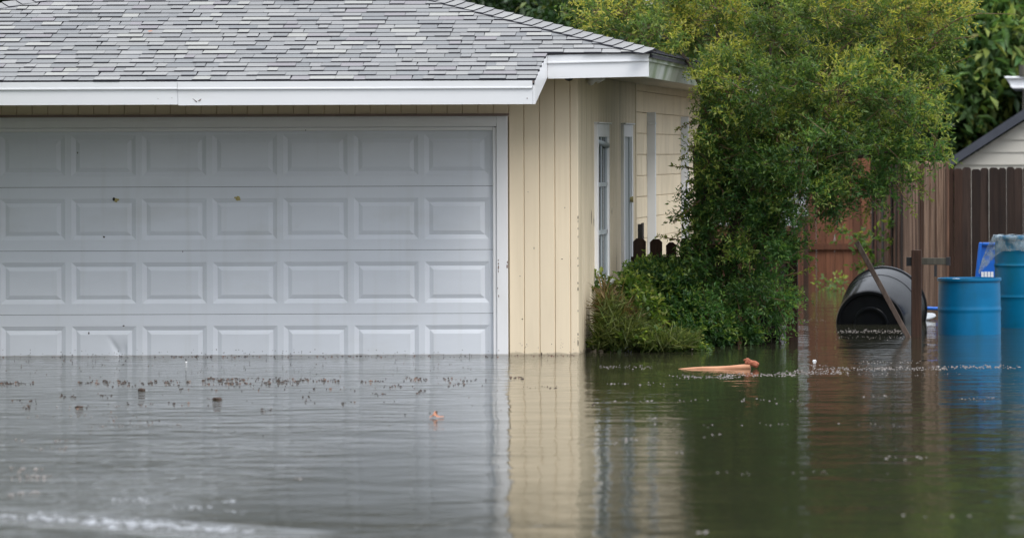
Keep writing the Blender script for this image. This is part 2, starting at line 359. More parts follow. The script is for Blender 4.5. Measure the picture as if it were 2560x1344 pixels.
# right and left slopes, courses only seen from aside
for side, xe, a, sg in (('r', XEr, aR, -1), ('l', XEl, aL, 1)):
    ps = P_ / a; thr = math.atan(ps); rr = EXP * math.cos(thr); q = 0
    while True:
        xx = xe + sg * (q * rr - .012)
        if sg * (Xap - xx) < 0: break
        ya = Yu + abs(xx - xe) / a; yy = ya
        while yy < YB + .6:
            w = rnd.uniform(.14, .3); tn = rnd.randrange(6); t = rnd.choice((.004, .010)); y2 = min(yy + w - .003, YB + .6)
            zz = zu + ps * abs(xx - xe); x2 = xx + sg * rr * 1.1; z2 = zz + ps * rr * 1.1
            y1b = max(yy, Yu + abs(x2 - xe) / a)
            if y2 > y1b + .005:
                fld.add([(xx, yy, zz - .006), (xx, y2, zz - .006), (xx, yy, zz + t), (xx, y2, zz + t), (x2, y1b, z2 + t * .3), (x2, y2, z2 + t * .3)],
                        [(2, 3, 5, 4) if sg > 0 else (4, 5, 3, 2)], tn)
                fld.add([(xx, yy, zz - .006), (xx, y2, zz - .006), (xx, y2, zz + t), (xx, yy, zz + t)], [(0, 1, 2, 3)], 6)
            yy += w
        q += 1
fo = fld.build('shingle_field', SH + [M['edge']]); rp(fo); tag(fo, kind='stuff')

# hip cap shingles
def cap_line(A, B, n1, n2, flip):
    A, B = Vector(A), Vector(B); d = (B - A).normalized(); Ln = (B - A).length; i = 0; s = 0
    while s < Ln:
        L = .127; w = .125
        base = A + d * s
        lift = .02; t = .008
        a1 = (n1.cross(d)); a1 = a1 if a1.dot(Vector((0, -1, 0))) > 0 else -a1     # down the front slope
        a2 = (n2.cross(d)); a2 = a2 if a2.dot(Vector((1 if flip else -1, 0, 0))) > 0 else -a2
        e = base + d * (L + .03)
        up = (n1 + n2).normalized()
        pts = []
        for q, (lf) in ((base, lift), (e, .008)):
            pts += [q + a1 * w + n1 * (lf - .004), q + a1 * w * .18 + n1 * lf + up * .004, q + up * (lf + .012), q + a2 * w * .18 + n2 * lf + up * .004, q + a2 * w + n2 * (lf - .004)]
        low = [p - up * .012 for p in pts[:5]]
        side1 = [pts[0] - up * .014, pts[5] - up * .010]
        V = pts + low + side1
        fs = [(0, 1, 6, 5), (1, 2, 7, 6), (2, 3, 8, 7), (3, 4, 9, 8), (10, 11, 1, 0), (11, 12, 2, 1), (12, 13, 3, 2), (13, 14, 4, 3), (15, 0, 5, 16)]
        tn = rnd.choice((2, 3, 3, 4, 2))
        o = mk('hip_cap', [v - base for v in V], fs, [SH[tn], M['edge']], fmat=[0] * 4 + [1] * 5); rp(o); o.location = base
        s += L; i += 1
nf = un.normalized(); nr = Vector((P_ / aR, 0, 1)).normalized(); nl = Vector((-P_ / aL, 0, 1)).normalized()
cap_line((XEr + .03, Yu - .03, zu), (Xap, Yap, zap), nf, nr, True)
cap_line((XEl, Yu, zu), (Xap, Yap, zap), nf, nl, False)
cap_line((Xap, Yap, zap), (Xap, YB + .6, zap), nl, nr, True)

# fascias: tilted outwards at the top, an upper metal strip and a lower board
def fascia(name, A, B, hgt, back, mat, parent_label=None, split=.31):
    A, B = Vector(A), Vector(B); bk = Vector(back); up = Vector((0, 0, 1))
    def pt(q, s): return q - up * hgt * s + bk * s        # s: 0 top .. 1 bottom
    mb = MB()
    inw = bk.normalized() * .02
    def slab(s0, s1, out):
        o = -bk.normalized() * out
        q = [pt(A, s0) + o, pt(B, s0) + o, pt(B, s1) + o, pt(A, s1) + o]
        mb.prism(q, inw + (-o))
    slab(0, split, .012); slab(split - .03, split + .02, .017); slab(split, 1, .003)
    o = mb.build(name, mat); hp(o); return o
zf = zl - .012
pA = W(-330, 204.5, Yl); pB = W(1331, 202.5, Yl); hgtL = WZ(203, Yl, 1331) - WZ(262, Yl, 1331)
pA.x = XLd; 
tilt = .0
A = Vector((XLd, Yl, zf)); B = Vector((pB.x, Yl, zf))
jx = WX(444, Yl, 230)
Cm = Vector((jx, Yl, zf))
hp_l = fascia('fascia', A, Cm - Vector((.0015, 0, 0)), hgtL * .97, (0, .018, 0), M['fascia'])
fascia('fascia', Cm + Vector((.0015, -.003, 0)), B, hgtL * 1.0, (0, .018, 0), M['fascia'])
# rake return from dropped eave up to the upper eave
mb = MB()
xr0 = B.x + .002
mb.prism([(xr0, Yl + .0, zf), (xr0, Yl + .02, zf - hgtL), (xr0 - .0, Yu + .02, zu - .012 - hgtL), (xr0, Yu, zu - .012)], (.018, 0, 0))
hp(mb.build('rake_board', M['fascia']))
zuf = zu - .012; hgtU = .197
fascia('fascia', (xr0 + .02, Yu, zuf - .012), (XEr - .022, Yu, zuf + .004), hgtU, (0, .018, 0), M['fascia'], split=.33)
# side eave (mitred inwards at the bottom)
mb = MB()
def sidef(s0, s1, out, y0, y1):
    a = [(XEr - .02 - .055 * s + out, y, zuf + .004 - hgtU * s) for s, y in ((s0, y0), (s0, y1), (s1, y1 ), (s1, y0))]
    a[0] = (a[0][0], y0 + .018 * s0, a[0][2]); a[3] = (a[3][0], y0 + .018 * s1, a[3][2])
    mb.prism(a, (-.02, 0, 0))
sidef(0, .33, .012, Yu - .012, YB + .55); sidef(.30, .35, .017, Yu, YB + .55); sidef(.33, 1, .003, Yu, YB + .55)
hp(mb.build('side_fascia', M['fascia_algae']))['label'] = 'side fascia streaked with green algae'
mb = MB(); mb.box(XEl, XEl + .02, Yu, YB + .55, zuf - hgtU, zuf); mb.box(XEl + .02, XLd - .02, Yu, Yu + .02, zuf - hgtU, zuf); hp(mb.build('fascia', M['fascia']))
# drip edge under the first course
mb = MB(); mb.box(XLd, XRk, Yl - .006, Yl + .05, zl - T - .012, zl - T + .004); mb.box(xr0 + .03, XEr, Yu - .006, Yu + .05, zu - .016, zu - .004); hp(mb.build('drip_edge', M['flash']))
# soffit boards
mb = MB()
zs = zuf - hgtU + .03
q0 = zf - hgtL + .03; q1 = q0 + P_ * (YF - .03 - Yl - .055)
mb.prism([(XLd, Yl + .055, q0), (XLd, YF - .03, q1), (XLd, YF - .03, q1 + .015), (XLd, Yl + .055, q0 + .015)], (xr0 - .002 - XLd, 0, 0))
mb.box(xr0 + .02, XEr - .08, Yu + .03, YF - .03, zs, zs + .015)
mb.box(XC + .03, XEr - .08, YF - .03, YB + .5, zs, zs + .015)
mb.box(XEl + .03, XL, Yu + .03, YB + .5, zs, zs + .015)
hp(mb.build('soffit', M['soffit']))

# walls: core + siding boards
ZT = zuf - hgtU + .06
mb = MB()
dL, dR = WX(-190, YF), WX(1241, YF)                # door opening
ztrimtop = WZ(285, YF, 1260); zopen = WZ(318, YF, 1241)
mb.box(XL, dL - .1, YF, YF + .1, -.8, ZT); mb.box(dR + .1, XC, YF, YF + .1, -.8, ZT); mb.box(dL - .1, dR + .1, YF, YF + .1, zopen + .05, ZT)
mb.box(XC - .1, XC, YF + .1, YB, -.8, ZT); mb.box(XL, XL + .1, YF + .1, YB, -.8, ZT); mb.box(XL + .1, XC - .1, YB - .1, YB, -.8, ZT)
wall = hp(mb.build('wall', M['mortar']))
def wp(o): o.parent = wall; return o
zbt = -.4
def siding(x0, x1, z0, z1):
    w = x1 - x0; g = .0045; d = .016; m_ = MB()
    prof = [(0, 0), (w, 0), (w, -d + .006), (w - g, -d), (g, -d), (0, -d + .006)]
    n = len(prof)
    V = [(x, y, 0) for x, y in prof] + [(x, y, z1 - z0) for x, y in prof]
    Fs = [tuple(range(n)), tuple(range(n, 2*n))[::-1]] + [((i + 1) % n, i, n + i, n + (i+1) % n) for i in range(n)]
    o = mk('siding_board', V, Fs, M['cream']); wp(o); o.location = (x0, YF - .002, z0); return o
bw = 38.4 / 295.0
xb = WX(1273.5, YF); edges = []
x = xb
while x > XL: edges.append(x); x -= bw
edges = sorted(edges)
for i, e in enumerate(edges):
    if e + bw <= WX(1276, YF):
        z0 = zopen + .09 if dL - .12 < e < dR else zbt
        siding(e, e + bw - .0025, z0, ZT)
for a, b in ((1273.8, 1311), (1311.3, 1349.7), (1350, 1388), (1388.3, 1426.5)): siding(WX(a, YF), WX(b, YF) - .002, zbt, ZT)
siding(WX(1426.8, YF), XC + .02, zbt, ZT)           # corner board
# side wall siding: narrow boards, seen almost edge on
YS = W(1584, 600, YF).y
YS = XC * F / (1584 - CX)
mb = MB(); y = YF + .005; i = 0
while y < YS - .02:
    w = .125
    mb.prism([(XC + .001, y + .006, zbt), (XC + .001, y + w, zbt), (XC + .016, y + w - .006, zbt), (XC + .016, y + .012, zbt)][::-1], (0, 0, ZT - zbt))
    y += w; i += 1
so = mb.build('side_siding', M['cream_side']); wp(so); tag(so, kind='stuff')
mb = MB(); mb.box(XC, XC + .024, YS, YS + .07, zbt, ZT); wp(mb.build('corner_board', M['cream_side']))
# block wall, single blocks
bl, bh = .4064, .2032
zc0 = WZ(492.5, YS, 1590)
nrow = 0
zz = zc0 - bh * 7
while zz < ZT - .02:
    yy = YS + .075 - (bl / 2 if nrow % 2 else 0)
    while yy < YB:
        y0 = max(yy, YS + .075); y1 = min(yy + bl - .005, YB); z1 = min(zz + bh - .005, ZT)
        if y1 - y0 > .03:
            bme = MB(); bme.box(0, .022 + rnd.uniform(-.0015, .0015), 0, y1 - y0, 0, z1 - zz)
            o = bme.build('concrete_block', M['block']); wp(o); o.location = (XC - .001, y0, zz); bevel(o, .003, 1)
        yy += bl
    zz += bh; nrow += 1
# white boards on the block wall (deep enough to face the camera)
for pa, pb, pt, nm_ in ((1612, 1639, 281, 'pale board standing against the block wall'), (1697, 1721, 292, None)):
    Yb = XC * F / ((pa) - CX) + .0
    x0 = XC + .02; x1 = WX(pb, Yb)
    # a shutter standing proud of the wall
    x1 = (pb - CX) * Yb / F
    mb = MB(); mb.box(x0, x1, Yb, Yb + .04, .05, WZ(pt, Yb, pa)); mb.box(x0 + .01, x1 + .004, Yb - .012, Yb + .052, WZ(pt, Yb, pa) - .12, WZ(pt, Yb, pa) - .10)
    o = hp(mb.build('shutter', M['door'])); bevel(o, .004, 1)
Yb = YS + .15
mb = MB(); za, zb_ = WZ(598, Yb, 1597), WZ(560, Yb, 1597); mb.box(XC + .02, XC + .06, Yb, Yb + .12, za, zb_); mb.box(XC + .055, XC + .066, Yb - .01, Yb + .13, za - .01, zb_ + .01); hp(mb.build('meter_box', M['blackmetal']))

# garage door: trim, stops, four sections with pressed panels
mb = MB(); tw = WX(1272, YF) - WX(1243.5, YF)
xj0 = WX(1243.5, YF); xj1 = WX(1271, YF); xjl = dL - tw
mb.box(xj0, xj1, YF - .045, YF - .018, zbt, ztrimtop - .012)
o = hp(mb.build('door_trim', M['trim'])); bevel(o, .003, 1)
mb = MB(); mb.box(xjl, dL, YF - .045, YF - .018, zbt, ztrimtop - .012); bevel(hp(mb.build('door_trim', M['trim'])), .003, 1)
mb = MB(); mb.box(dL + .001, xj0 - .001, YF - .043, YF - .018, zopen + .005, ztrimtop - .012); bevel(hp(mb.build('header_trim', M['trim'])), .003, 1)
mb = MB(); mb.box(xjl - .01, xj1 + .012, YF - .07, YF - .018, ztrimtop - .008, ztrimtop + .004); mb.box(xjl - .01, xj1 + .012, YF - .074, YF - .068, ztrimtop - .018, ztrimtop + .004); hp(mb.build('drip_cap', M['flash']))
mb = MB(); mb.box(xj0 - .034, xj0 - .002, YF - .03, YF + .05, zbt, zopen); mb.box(dL + .002, dL + .03, YF - .03, YF + .05, zbt, zopen)
mb.box(dL + .03, xj0 - .034, YF - .03, YF + .05, zopen - .028, zopen + .003); bevel(hp(mb.build('door_stop', M['trim'])), .004, 1)
mb = MB(); mb.box(dL, dR, YF + .09, YF + .1, -.8, zopen + .05); hp(mb.build('door_backing', M['dark']))
YD = YF + .012                                       # door face
lines = [322 - 18, 466.5, 625.5, 784.5, 943.5]
cen = [-94 + 176.6 * i for i in range(8)]
x0d, x1d = dL + .005, WX(1235.5, YD)
rings = [(.546, .349, 0), (.542, .345, .001), (.471, .275, .013), (.403, .210, .003), (.396, .203, .0025)]
def panel_mesh(dent=False):
    V, Fs = [], []
    for w, h, d in rings:
        V += [(-w/2, d, -h/2), (w/2, d, -h/2), (w/2, d, h/2), (-w/2, d, h/2)]
    for r in range(len(rings) - 1):
        for k in range(4):
            a = r*4 + k; b = r*4 + (k+1) % 4; Fs.append((a, b, b + 4, a + 4))
    n = (len(rings) - 1) * 4
    if not dent: Fs.append((n, n+1, n+2, n+3))
    else:
        w, h, d = rings[-1]; nx, nz_ = 28, 16; b = len(V)
        for j in range(nz_ + 1):
            for i in range(nx + 1):
                x = -w/2 + w*i/nx; z = -h/2 + h*j/nz_
                ux_, uz = (x - .155) , (z + .04)
                rr = math.hypot(ux_ * .8, uz)
                dd = .016 * math.exp(-(rr / .075) ** 2) + .012 * math.exp(-((x - .09 + (z) * .55) / .022) ** 2) * math.exp(-((z + .02) / .09) ** 2)
                edge = min(1, (w/2 - abs(x)) / .02, (h/2 - abs(z)) / .02)
                V.append((x, d + dd * max(0, edge), z))
        for j in range(nz_):
            for i in range(nx):
                a = b + j*(nx+1) + i; Fs.append((a, a+1, a+nx+2, a+nx+1))
    me = bpy.data.meshes.new('raised_panel'); me.from_pydata(V, [], Fs); me.update(); me.materials.append(M['door'])
    if dent: me.polygons.foreach_set('use_smooth', [False]*16 + [True]*(len(Fs) - 16))
    return me
pm, pmd = panel_mesh(), panel_mesh(True)
for r in range(4):
    z1 = WZ(lines[r], YD, 700) - .0018; z0 = WZ(lines[r+1], YD, 700) + .0018
    if r == 0: z1 = zopen + .02
    zc = WZ((lines[r+1] - 78), YD, 700) + .002
    xs = [x0d] + sum([[WX(c, YD) - .273, WX(c, YD) + .273] for c in cen], []) + [x1d]
    hz = .1745
    mb = MB()
    zsr = [z0, zc - hz, zc + hz, z1]
    for j in range(3):
        for i in range(len(xs) - 1):
            if j == 1 and i % 2 == 1: continue
            mb.add([(xs[i], YD, zsr[j]), (xs[i+1], YD, zsr[j]), (xs[i+1], YD, zsr[j+1]), (xs[i], YD, zsr[j+1])], [(0, 1, 2, 3)])
    mb.add([(x0d, YD, z0), (x1d, YD, z0), (x1d, YD + .03, z0 - .0), (x0d, YD + .03, z0)], [(3, 2, 1, 0)])
    mb.add([(x0d, YD, z1), (x1d, YD, z1), (x1d, YD + .03, z1), (x0d, YD + .03, z1)], [(0, 1, 2, 3)])
    mb.add([(x0d, YD + .03, z0), (x1d, YD + .03, z0), (x1d, YD + .03, z1), (x0d, YD + .03, z1)], [(3, 2, 1, 0)])
    mb.add([(x1d, YD, z0), (x1d, YD + .03, z0), (x1d, YD + .03, z1), (x1d, YD, z1)], [(0, 1, 2, 3)])
    sec = hp(mb.build('garage_door_section', M['door']))
    for i, c in enumerate(cen):
        o = inst('raised_panel', pmd if (r == 3 and i == 2) else pm, sec, (WX(c, YD), YD, zc))
        if r == 3 and i == 2: o['label'] = 'dented raised panel'
# marks on the door: a hole with rust and small stains
def speckle(name, pts, mat, parent, Yp):
    mb = MB()
    for px, py, w, h in pts:
        c = W(px, py, Yp); a, b = w / 590, h / 590
        n = 7; ring = [(c.x + a * math.cos(2*math.pi*i/n) * rnd.uniform(.7, 1.1), Yp, c.z + b * math.sin(2*math.pi*i/n) * rnd.uniform(.7, 1.1)) for i in range(n)]
        mb.add(ring + [(c.x, Yp - .002, c.z)], [(i, (i+1) % n, n) for i in range(n)])
    o = hp(mb.build(name, mat))
    if len(pts) > 3: o['kind'] = 'stuff'
    return o
M['ochre'] = material('ochre_stain', (.40, .34, .14), .8, .3, (60, 60, 60))
speckle('door_hole', [(284.5, 498, 8, 10)], M['dark'], house, YD - .001)
speckle('rust_stain', [(290, 501, 10, 12), (295, 499, 8, 7), (594, 496, 13, 14), (598, 499, 7, 5), (588, 494, 6, 5)], M['ochre'], house, YD - .0008)
pts = [(222, 832, 4, 6), (309, 814, 6, 4), (140, 825, 2, 2), (194, 382, 3, 5), (1036, 294, 3, 3), (457, 629, 2, 6), (260, 592, 6, 5)]
pts += [(rnd.uniform(5, 1230), 889 - rnd.random() ** 1.5 * 16, rnd.uniform(1, 3.2), rnd.uniform(1, 3.2)) for _ in range(110)]
speckle('mud_spots', pts, M['debris'], house, YD - .0006)
pts = [(1246, 650 + i * 9, rnd.uniform(2, 4), rnd.uniform(6, 12)) for i in range(4)] + [(1268.5, 655, 3, 7), (1268, 665, 5, 12), (1247, 740, 2.5, 8), (1244, 720, 3, 4), (1247, 875, 2, 4)]
speckle('paint_chips', pts, M['flash'], house, YF - .0465)
pts = [(1445, 536 + rnd.uniform(0, 330), rnd.uniform(1.2, 2.4), rnd.uniform(3, 8)) for i in range(9)] + [(1445, y, 2.5, h_) for y, h_ in ((543, 9), (707, 7), (722, 12), (835, 8), (856, 20), (664, 5))] + \
      [(1354, 884, 3, 10), (1306, 797, 4, 3), (1412, 519, 2, 3), (1405, 647, 5, 2), (1335, 620, 2, 6), (1320, 480, 2, 2), (1300, 690, 3, 2)]
speckle('paint_chips', pts, M['debris'], house, YF - .0195)
speckle('mud_spots', [(rnd.uniform(1275, 1438), 887 - rnd.random() ** 2 * 40, rnd.uniform(1, 2.6), rnd.uniform(1, 3)) for _ in range(40)], M['flash'], house, YF - .0188)
# dent with torn flap on the long fascia, nail holes
mb = MB(); c = W(491, 253, Yl)
yo = Yl + .03
mb.add([(c.x - .035, yo - .024, c.z + .024), (c.x + .004, yo - .028, c.z - .002), (c.x - .006, yo - .012, c.z - .022), (c.x + .04, yo - .034, c.z + .020), (c.x + .036, yo - .03, c.z + .004)], [(0, 1, 2), (1, 3, 4)])
hp(mb.build('torn_flap', M['flash']))
speckle('nail_heads', [(699, 231, 5, 7), (430, 245, 2, 2), (395, 247, 2, 2), (1318, 246, 3, 3)], M['flash'], house, Yl + .008)
# lights under the soffit
cdome = W(1422, 196, 35.8)
mb = MB(); mb.lathe([(.002, -.045), (.028, -.036), (.042, -.012), (.045, .02), (.045, .07)], 20); o = mb.build('dome_lamp', M['blackmetal'], smooth=True, loc=(cdome.x, cdome.y, cdome.z + .02)); hp(o)
cf = W(1485, 200, 36.6)
mb = MB(); mb.tube([(0, 0, .06), (0, 0, .02)], [.02, .02], 10); mb.tube([(-.03, -.05, -.01), (.0, -.01, .012), (.06, .04, .02)], [.042, .034, .018], 14); mb.tube([(.02, .05, .0), (.08, .08, .02)], [.03, .02], 12)
hp(mb.build('flood_lamp', M['white_plastic'], smooth=True, loc=cf))

# side window and side door
def yat(px, x): return x * F / (px - CX)
xo = XC + .045
def side_frame(p0, p1, ztop_px, zbot, door=False):
    y0, y1 = yat(p0, xo), yat(p1, xo); zt = WZ(ztop_px, y0, p0)
    nm = 'side_door' if door else 'side_window'
    mb = MB(); tw_ = .10
    mb.box(XC + .002, xo, y0, y0 + tw_, zbot, zt); mb.box(XC + .002, xo, y1 - tw_, y1, zbot, zt); mb.box(XC + .002, xo - .002, y0 + tw_, y1 - tw_, zt - .115, zt)
    mb.box(XC + .002, xo + .02, y0 - .02, y1 + .02, zt + .001, zt + .014)
    if not door: mb.box(XC + .002, xo + .035, y0 - .03, y1 + .03, zbot - .045, zbot - .001)
    f = hp(mb.build(nm, M['trim'])); bevel(f, .003, 1)
    return f, y0, y1, zt
f, y0, y1, zt = side_frame(1494, 1524, 309, WZ(703, yat(1494, xo), 1494))
zb = WZ(703, yat(1494, xo), 1494)
mb = MB(); mb.box(XC + .017, XC + .021, y0 + .1, y1 - .1, zb, zt - .115); g = mb.build('pane', M['glass'], f)
hh = (zt - .115 - zb)
mb = MB()
for i in range(1, 3): mb.box(XC + .0215, XC + .036, y0 + .1, y1 - .1, zb + hh * i / 3 - .018, zb + hh * i / 3 + .018)
mb.box(XC + .0215, XC + .036, y0 + .1, y0 + .14, zb, zt - .115); mb.box(XC + .0215, XC + .036, y1 - .14, y1 - .1, zb, zt - .115); mb.box(XC + .0215, XC + .036, y0 + .14, y1 - .14, zb, zb + .05)
mb.box(XC + .0215, XC + .03, (y0+y1)/2 - .012, (y0+y1)/2 + .012, zb + .05, zt - .115)
mb.build('sash', M['sash'], f)
mb = MB(); mb.tube([(XC + .02, y0 + .12, zt - .15), (XC + .035, y1 - .12, zt - .19)], [.018, .028], 8); mb.build('rolled_blind', M['sash'], f, True)
f, y0, y1, zt = side_frame(1560, 1583, 311, -.3, True)
mb = MB(); mb.box(XC + .003, XC + .021, y0 + .1, y1 - .1, -.3, zt - .115); mb.box(XC + .0215, XC + .032, y0 + .1, y0 + .16, -.3, zt - .115); mb.box(XC + .0215, XC + .032, y1 - .2, y1 - .1, -.3, zt - .115); mb.build('door_leaf', M['doorpale'], f)
mb = MB(); zk = WZ(500, y0, 1570); mb.tube([(XC + .02, y1 - .16, zk), (XC + .06, y1 - .16, zk)], [.02, .03], 10); mb.build('door_knob', M['ochre'], f, True)

# ------------------------------------------------------------------ foliage tools
def leaf_object(name, C, D, Nn, Ls, Ws, cols, mat, parent=None, fold=.25):
    n = len(C); B = np.cross(Nn, D); B /= np.linalg.norm(B, axis=1, keepdims=True) + 1e-9
    Nn = np.cross(D, B)
    V = np.empty((n, 4, 3)); L = Ls[:, None]; Wd = Ws[:, None]
    V[:, 0] = C; V[:, 1] = C + D * L * .5 + B * Wd * .5 + Nn * Wd * fold; V[:, 2] = C + D * L - Nn * L * .08; V[:, 3] = C + D * L * .5 - B * Wd * .5 + Nn * Wd * fold
    me = bpy.data.meshes.new(name); me.vertices.add(n * 4); me.vertices.foreach_set('co', V.reshape(-1))
    idx = np.arange(n)[:, None] * 4 + np.array([0, 1, 2, 0, 2, 3])[None, :]
    me.loops.add(n * 6); me.loops.foreach_set('vertex_index', idx.reshape(-1).astype(np.int32))
    me.polygons.add(n * 2); me.polygons.foreach_set('loop_start', np.arange(0, n * 6, 3, dtype=np.int32))
    try: me.polygons.foreach_set('loop_total', np.full(n * 2, 3, dtype=np.int32))
    except Exception: pass
    me.update(calc_edges=True)
    ca = me.color_attributes.new('leafcol', 'FLOAT_COLOR', 'POINT')
    cc = np.ones((n, 4, 4)); cc[:, :, :3] = cols[:, None, :]; ca.data.foreach_set('color', cc.reshape(-1))
    me.materials.append(mat)
    o = bpy.data.objects.new(name, me); COL.objects.link(o)
    if parent is not None: o.parent = parent
    return o
def unit(v): return v / (np.linalg.norm(v, axis=1, keepdims=True) + 1e-9)
def sprigs(C, D, nleaf, slen, ll, lw, cA, cB, cT, tipfrac=.3, spread=.9, droop=.0, rngv=RNG, flat=.5, cvar=.25):
    """leaves along twigs rooted at C, direction D -> arrays for leaf_object"""
    n = len(C); k = nleaf
    s = np.linspace(.08, 1, k)[None, :] + rngv.uniform(-.04, .04, (n, k))
    Lt = slen * rngv.uniform(.6, 1.3, (n, 1))
    pos = C[:, None, :] + D[:, None, :] * (s * Lt)[:, :, None]
    pos[:, :, 2] -= droop * (s * Lt) ** 2
    pos += rngv.normal(0, .05 * slen, (n, k, 3)) * .5
    side = rngv.normal(size=(n, k, 3))
    ld = unit((D[:, None, :] * .55 + side * spread * .62).reshape(-1, 3))
    nn = rngv.normal(size=(n * k, 3)) * (1 - flat); nn[:, 2] += flat + .25
    nn = unit(nn)
    mixv = np.clip(s, 0, 1)
    tone = rngv.random((n, 1)); base = cA[None, None, :] * (1 - tone[:, :, None]) + cB[None, None, :] * tone[:, :, None]
    tipm = (mixv > 1 - tipfrac)[:, :, None] * (rngv.random((n, 1, 1)) < .45)
    col = base * (1 - tipm) + cT[None, None, :] * tipm
    col = col * rngv.uniform(1 - cvar, 1 + cvar, (n, k, 1)) * (1 + rngv.normal(0, .05, (n, k, 3)))
    return pos.reshape(-1, 3), ld, nn, ll * rngv.uniform(.65, 1.25, n*k), lw * rngv.uniform(.7, 1.2, n*k), np.clip(col.reshape(-1, 3), .002, 1)
def blob_points(blobs, n, shell=.55, rngv=RNG):
    """blobs: (px, py, rx_px, ry_px, Y, ry_m) -> points and outward dirs in world"""
    vols = np.array([b[2] * b[3] for b in blobs], float); cnt = (n * vols / vols.sum()).astype(int) + 1
    P, O = [], []
    for b, c in zip(blobs, cnt):
        px, py, rx, ry, Yb, rd = b
        d = unit(rngv.normal(size=(c, 3))); r = (shell + (1 - shell) * rngv.random((c, 1))) ** .8
        r = np.where(rngv.random((c, 1)) < .2, rngv.random((c, 1)), r)
        cc = np.array(W(px, py, Yb)); sc = np.array([rx * Yb / F, rd, ry * Yb / F])
        P.append(cc + d * r * sc); O.append(d)
    return np.concatenate(P), np.concatenate(O)
def col(*a): return np.array(a, float)

def cat(*arrs): return [np.concatenate(x) for x in zip(*arrs)]

# ------------------------------------------------------------------ main shrub tree
blobs = [
 (1560, 40, 120, 55, 38.6, .5), (1480, 25, 55, 45, 38.8, .3), (1650, 85, 95, 55, 38.3, .5), (1700, 20, 150, 90, 38.8, .8), (1850, 60, 170, 130, 38.6, .9), (2020, 50, 170, 150, 38.7, 1.0),
 (2190, 60, 150, 120, 38.7, .9), (2300, 60, 105, 95, 38.8, .6), (2350, 20, 60, 60, 38.8, .4), (2330, 170, 55, 55, 38.8, .4),
 (1800, 190, 95, 75, 38.0, .6), (1930, 230, 150, 110, 37.9, .8), (2090, 240, 150, 110, 38.0, .8), (2240, 250, 110, 105, 38.3, .7),
 (1760, 270, 60, 75, 38.0, .45), (1860, 350, 130, 110, 38.0, .7), (2010, 370, 140, 110, 37.9, .8), (2160, 370, 130, 90, 38.2, .7), (2290, 350, 80, 85, 38.5, .5),
 (1770, 430, 65, 90, 38.1, .4), (1740, 520, 55, 75, 38.2, .35), (1720, 600, 50, 70, 38.3, .3),
 (1880, 470, 120, 90, 38.1, .6), (2010, 480, 110, 80, 38.0, .6), (2120, 480, 95, 60, 38.2, .5), (2220, 455, 60, 55, 38.4, .35),
 (1840, 590, 110, 90, 38.2, .55), (1940, 590, 70, 75, 38.1, .45), (1905, 690, 95, 85, 38.0, .5), (1815, 700, 90, 80, 38.1, .5), (1965, 690, 35, 45, 37.9, .25),
 (1975, 330, 95, 110, 38.9, .4), (1960, 450, 70, 70, 38.8, .3), (1880, 300, 90, 90, 38.9, .4), (1870, 780, 95, 60, 38.0, .45), (1780, 790, 90, 65, 37.9, .45), (1945, 770, 35, 45, 38.0, .25)]
blobs = [(a + 24 if (a < 1785 and 250 < b < 640) else a, b, *q) for a, b, *q in blobs]
tree = empty('shrub_tree', (WX(1800, 38.3), 38.3, 0))
tag(tree, 'big leafy evergreen shrub tree spilling over the roof corner and picket fence', 'tree')
def tp(o, root): o.parent = root; o.matrix_parent_inverse = Matrix.Translation(-root.location); return o
cA, cB, cT = col(.052, .128, .045), col(.10, .195, .062), col(.15, .24, .065)
def crown(blobs, nspr, nl, slen, ll, lw, cA, cB, cT, name, root, mat, seed=1, droop=0.0, tip=.35, upb=.35, hgrad=None, clump=0, young=None, **kw):
    g = np.random.default_rng(seed); P, O = blob_points(blobs, nspr, .5, g)
    k_ = P[:, 2] > .03; P = P[k_]; O = O[k_]
    if clump:
        nc = max(20, len(P) // clump); ctr = P[g.choice(len(P), nc)]; tn_ = g.random(nc)
        own = np.empty(len(P), int)
        for a_ in range(0, len(P), 2000):
            own[a_:a_ + 2000] = ((P[a_:a_ + 2000, None, :] - ctr[None]) ** 2).sum(2).argmin(1)
        P = P * .42 + ctr[own] * .58; tone_ = tn_[own]
    D = unit(O * .8 + g.normal(size=P.shape) * .55 + np.array([0, 0, upb]))
    A = sprigs(P, D, nl, slen, ll, lw, cA, cB, cT, tip, droop=droop, rngv=g, **kw)
    A = list(A)
    if clump:
        A[5] = A[5] * np.repeat(.6 + .6 * tone_, nl)[:, None]
        if young is not None:                       # some clumps carry yellow-green new growth towards the twig ends
            zz_ = np.repeat(P[:, 2], nl); yg = np.repeat(tone_, nl) > (young[0] - young[1] * np.clip(zz_ / 3.2, 0, 1)); tipn = np.tile(np.linspace(0, 1, nl), len(P)) > .45
            k2 = yg & tipn; A[5][k2] = (A[5][k2] * .25 + np.array(young[2]) * .75 * g.uniform(.6, 1.2, (k2.sum(), 1)))
    if hgrad is not None:                           # leaves turn brighter and yellower with height
        z = A[0][:, 2:3]; f = np.clip((z - hgrad[0]) / (hgrad[1] - hgrad[0]), 0, 1); A[5] = A[5] * (1 - f) + f * A[5] * np.array(hgrad[2])
    keep = A[0][:, 2] > .005
    A = [a[keep] for a in A]
    o = leaf_object(name, *A, mat); tp(o, root); return o, P, D
co, P, D = crown(blobs, 10800, 11, .20, .048, .0165, cA, cB, cT, 'crown', tree, M['leaf'], 5, droop=.6, tip=.35, clump=32, young=(1.0, .45, (.25, .31, .075)), hgrad=(1.3, 3.2, (1.85, 1.25, 1.2)))
mb = MB(); gi = np.random.default_rng(8).choice(len(P), 1100, replace=False)
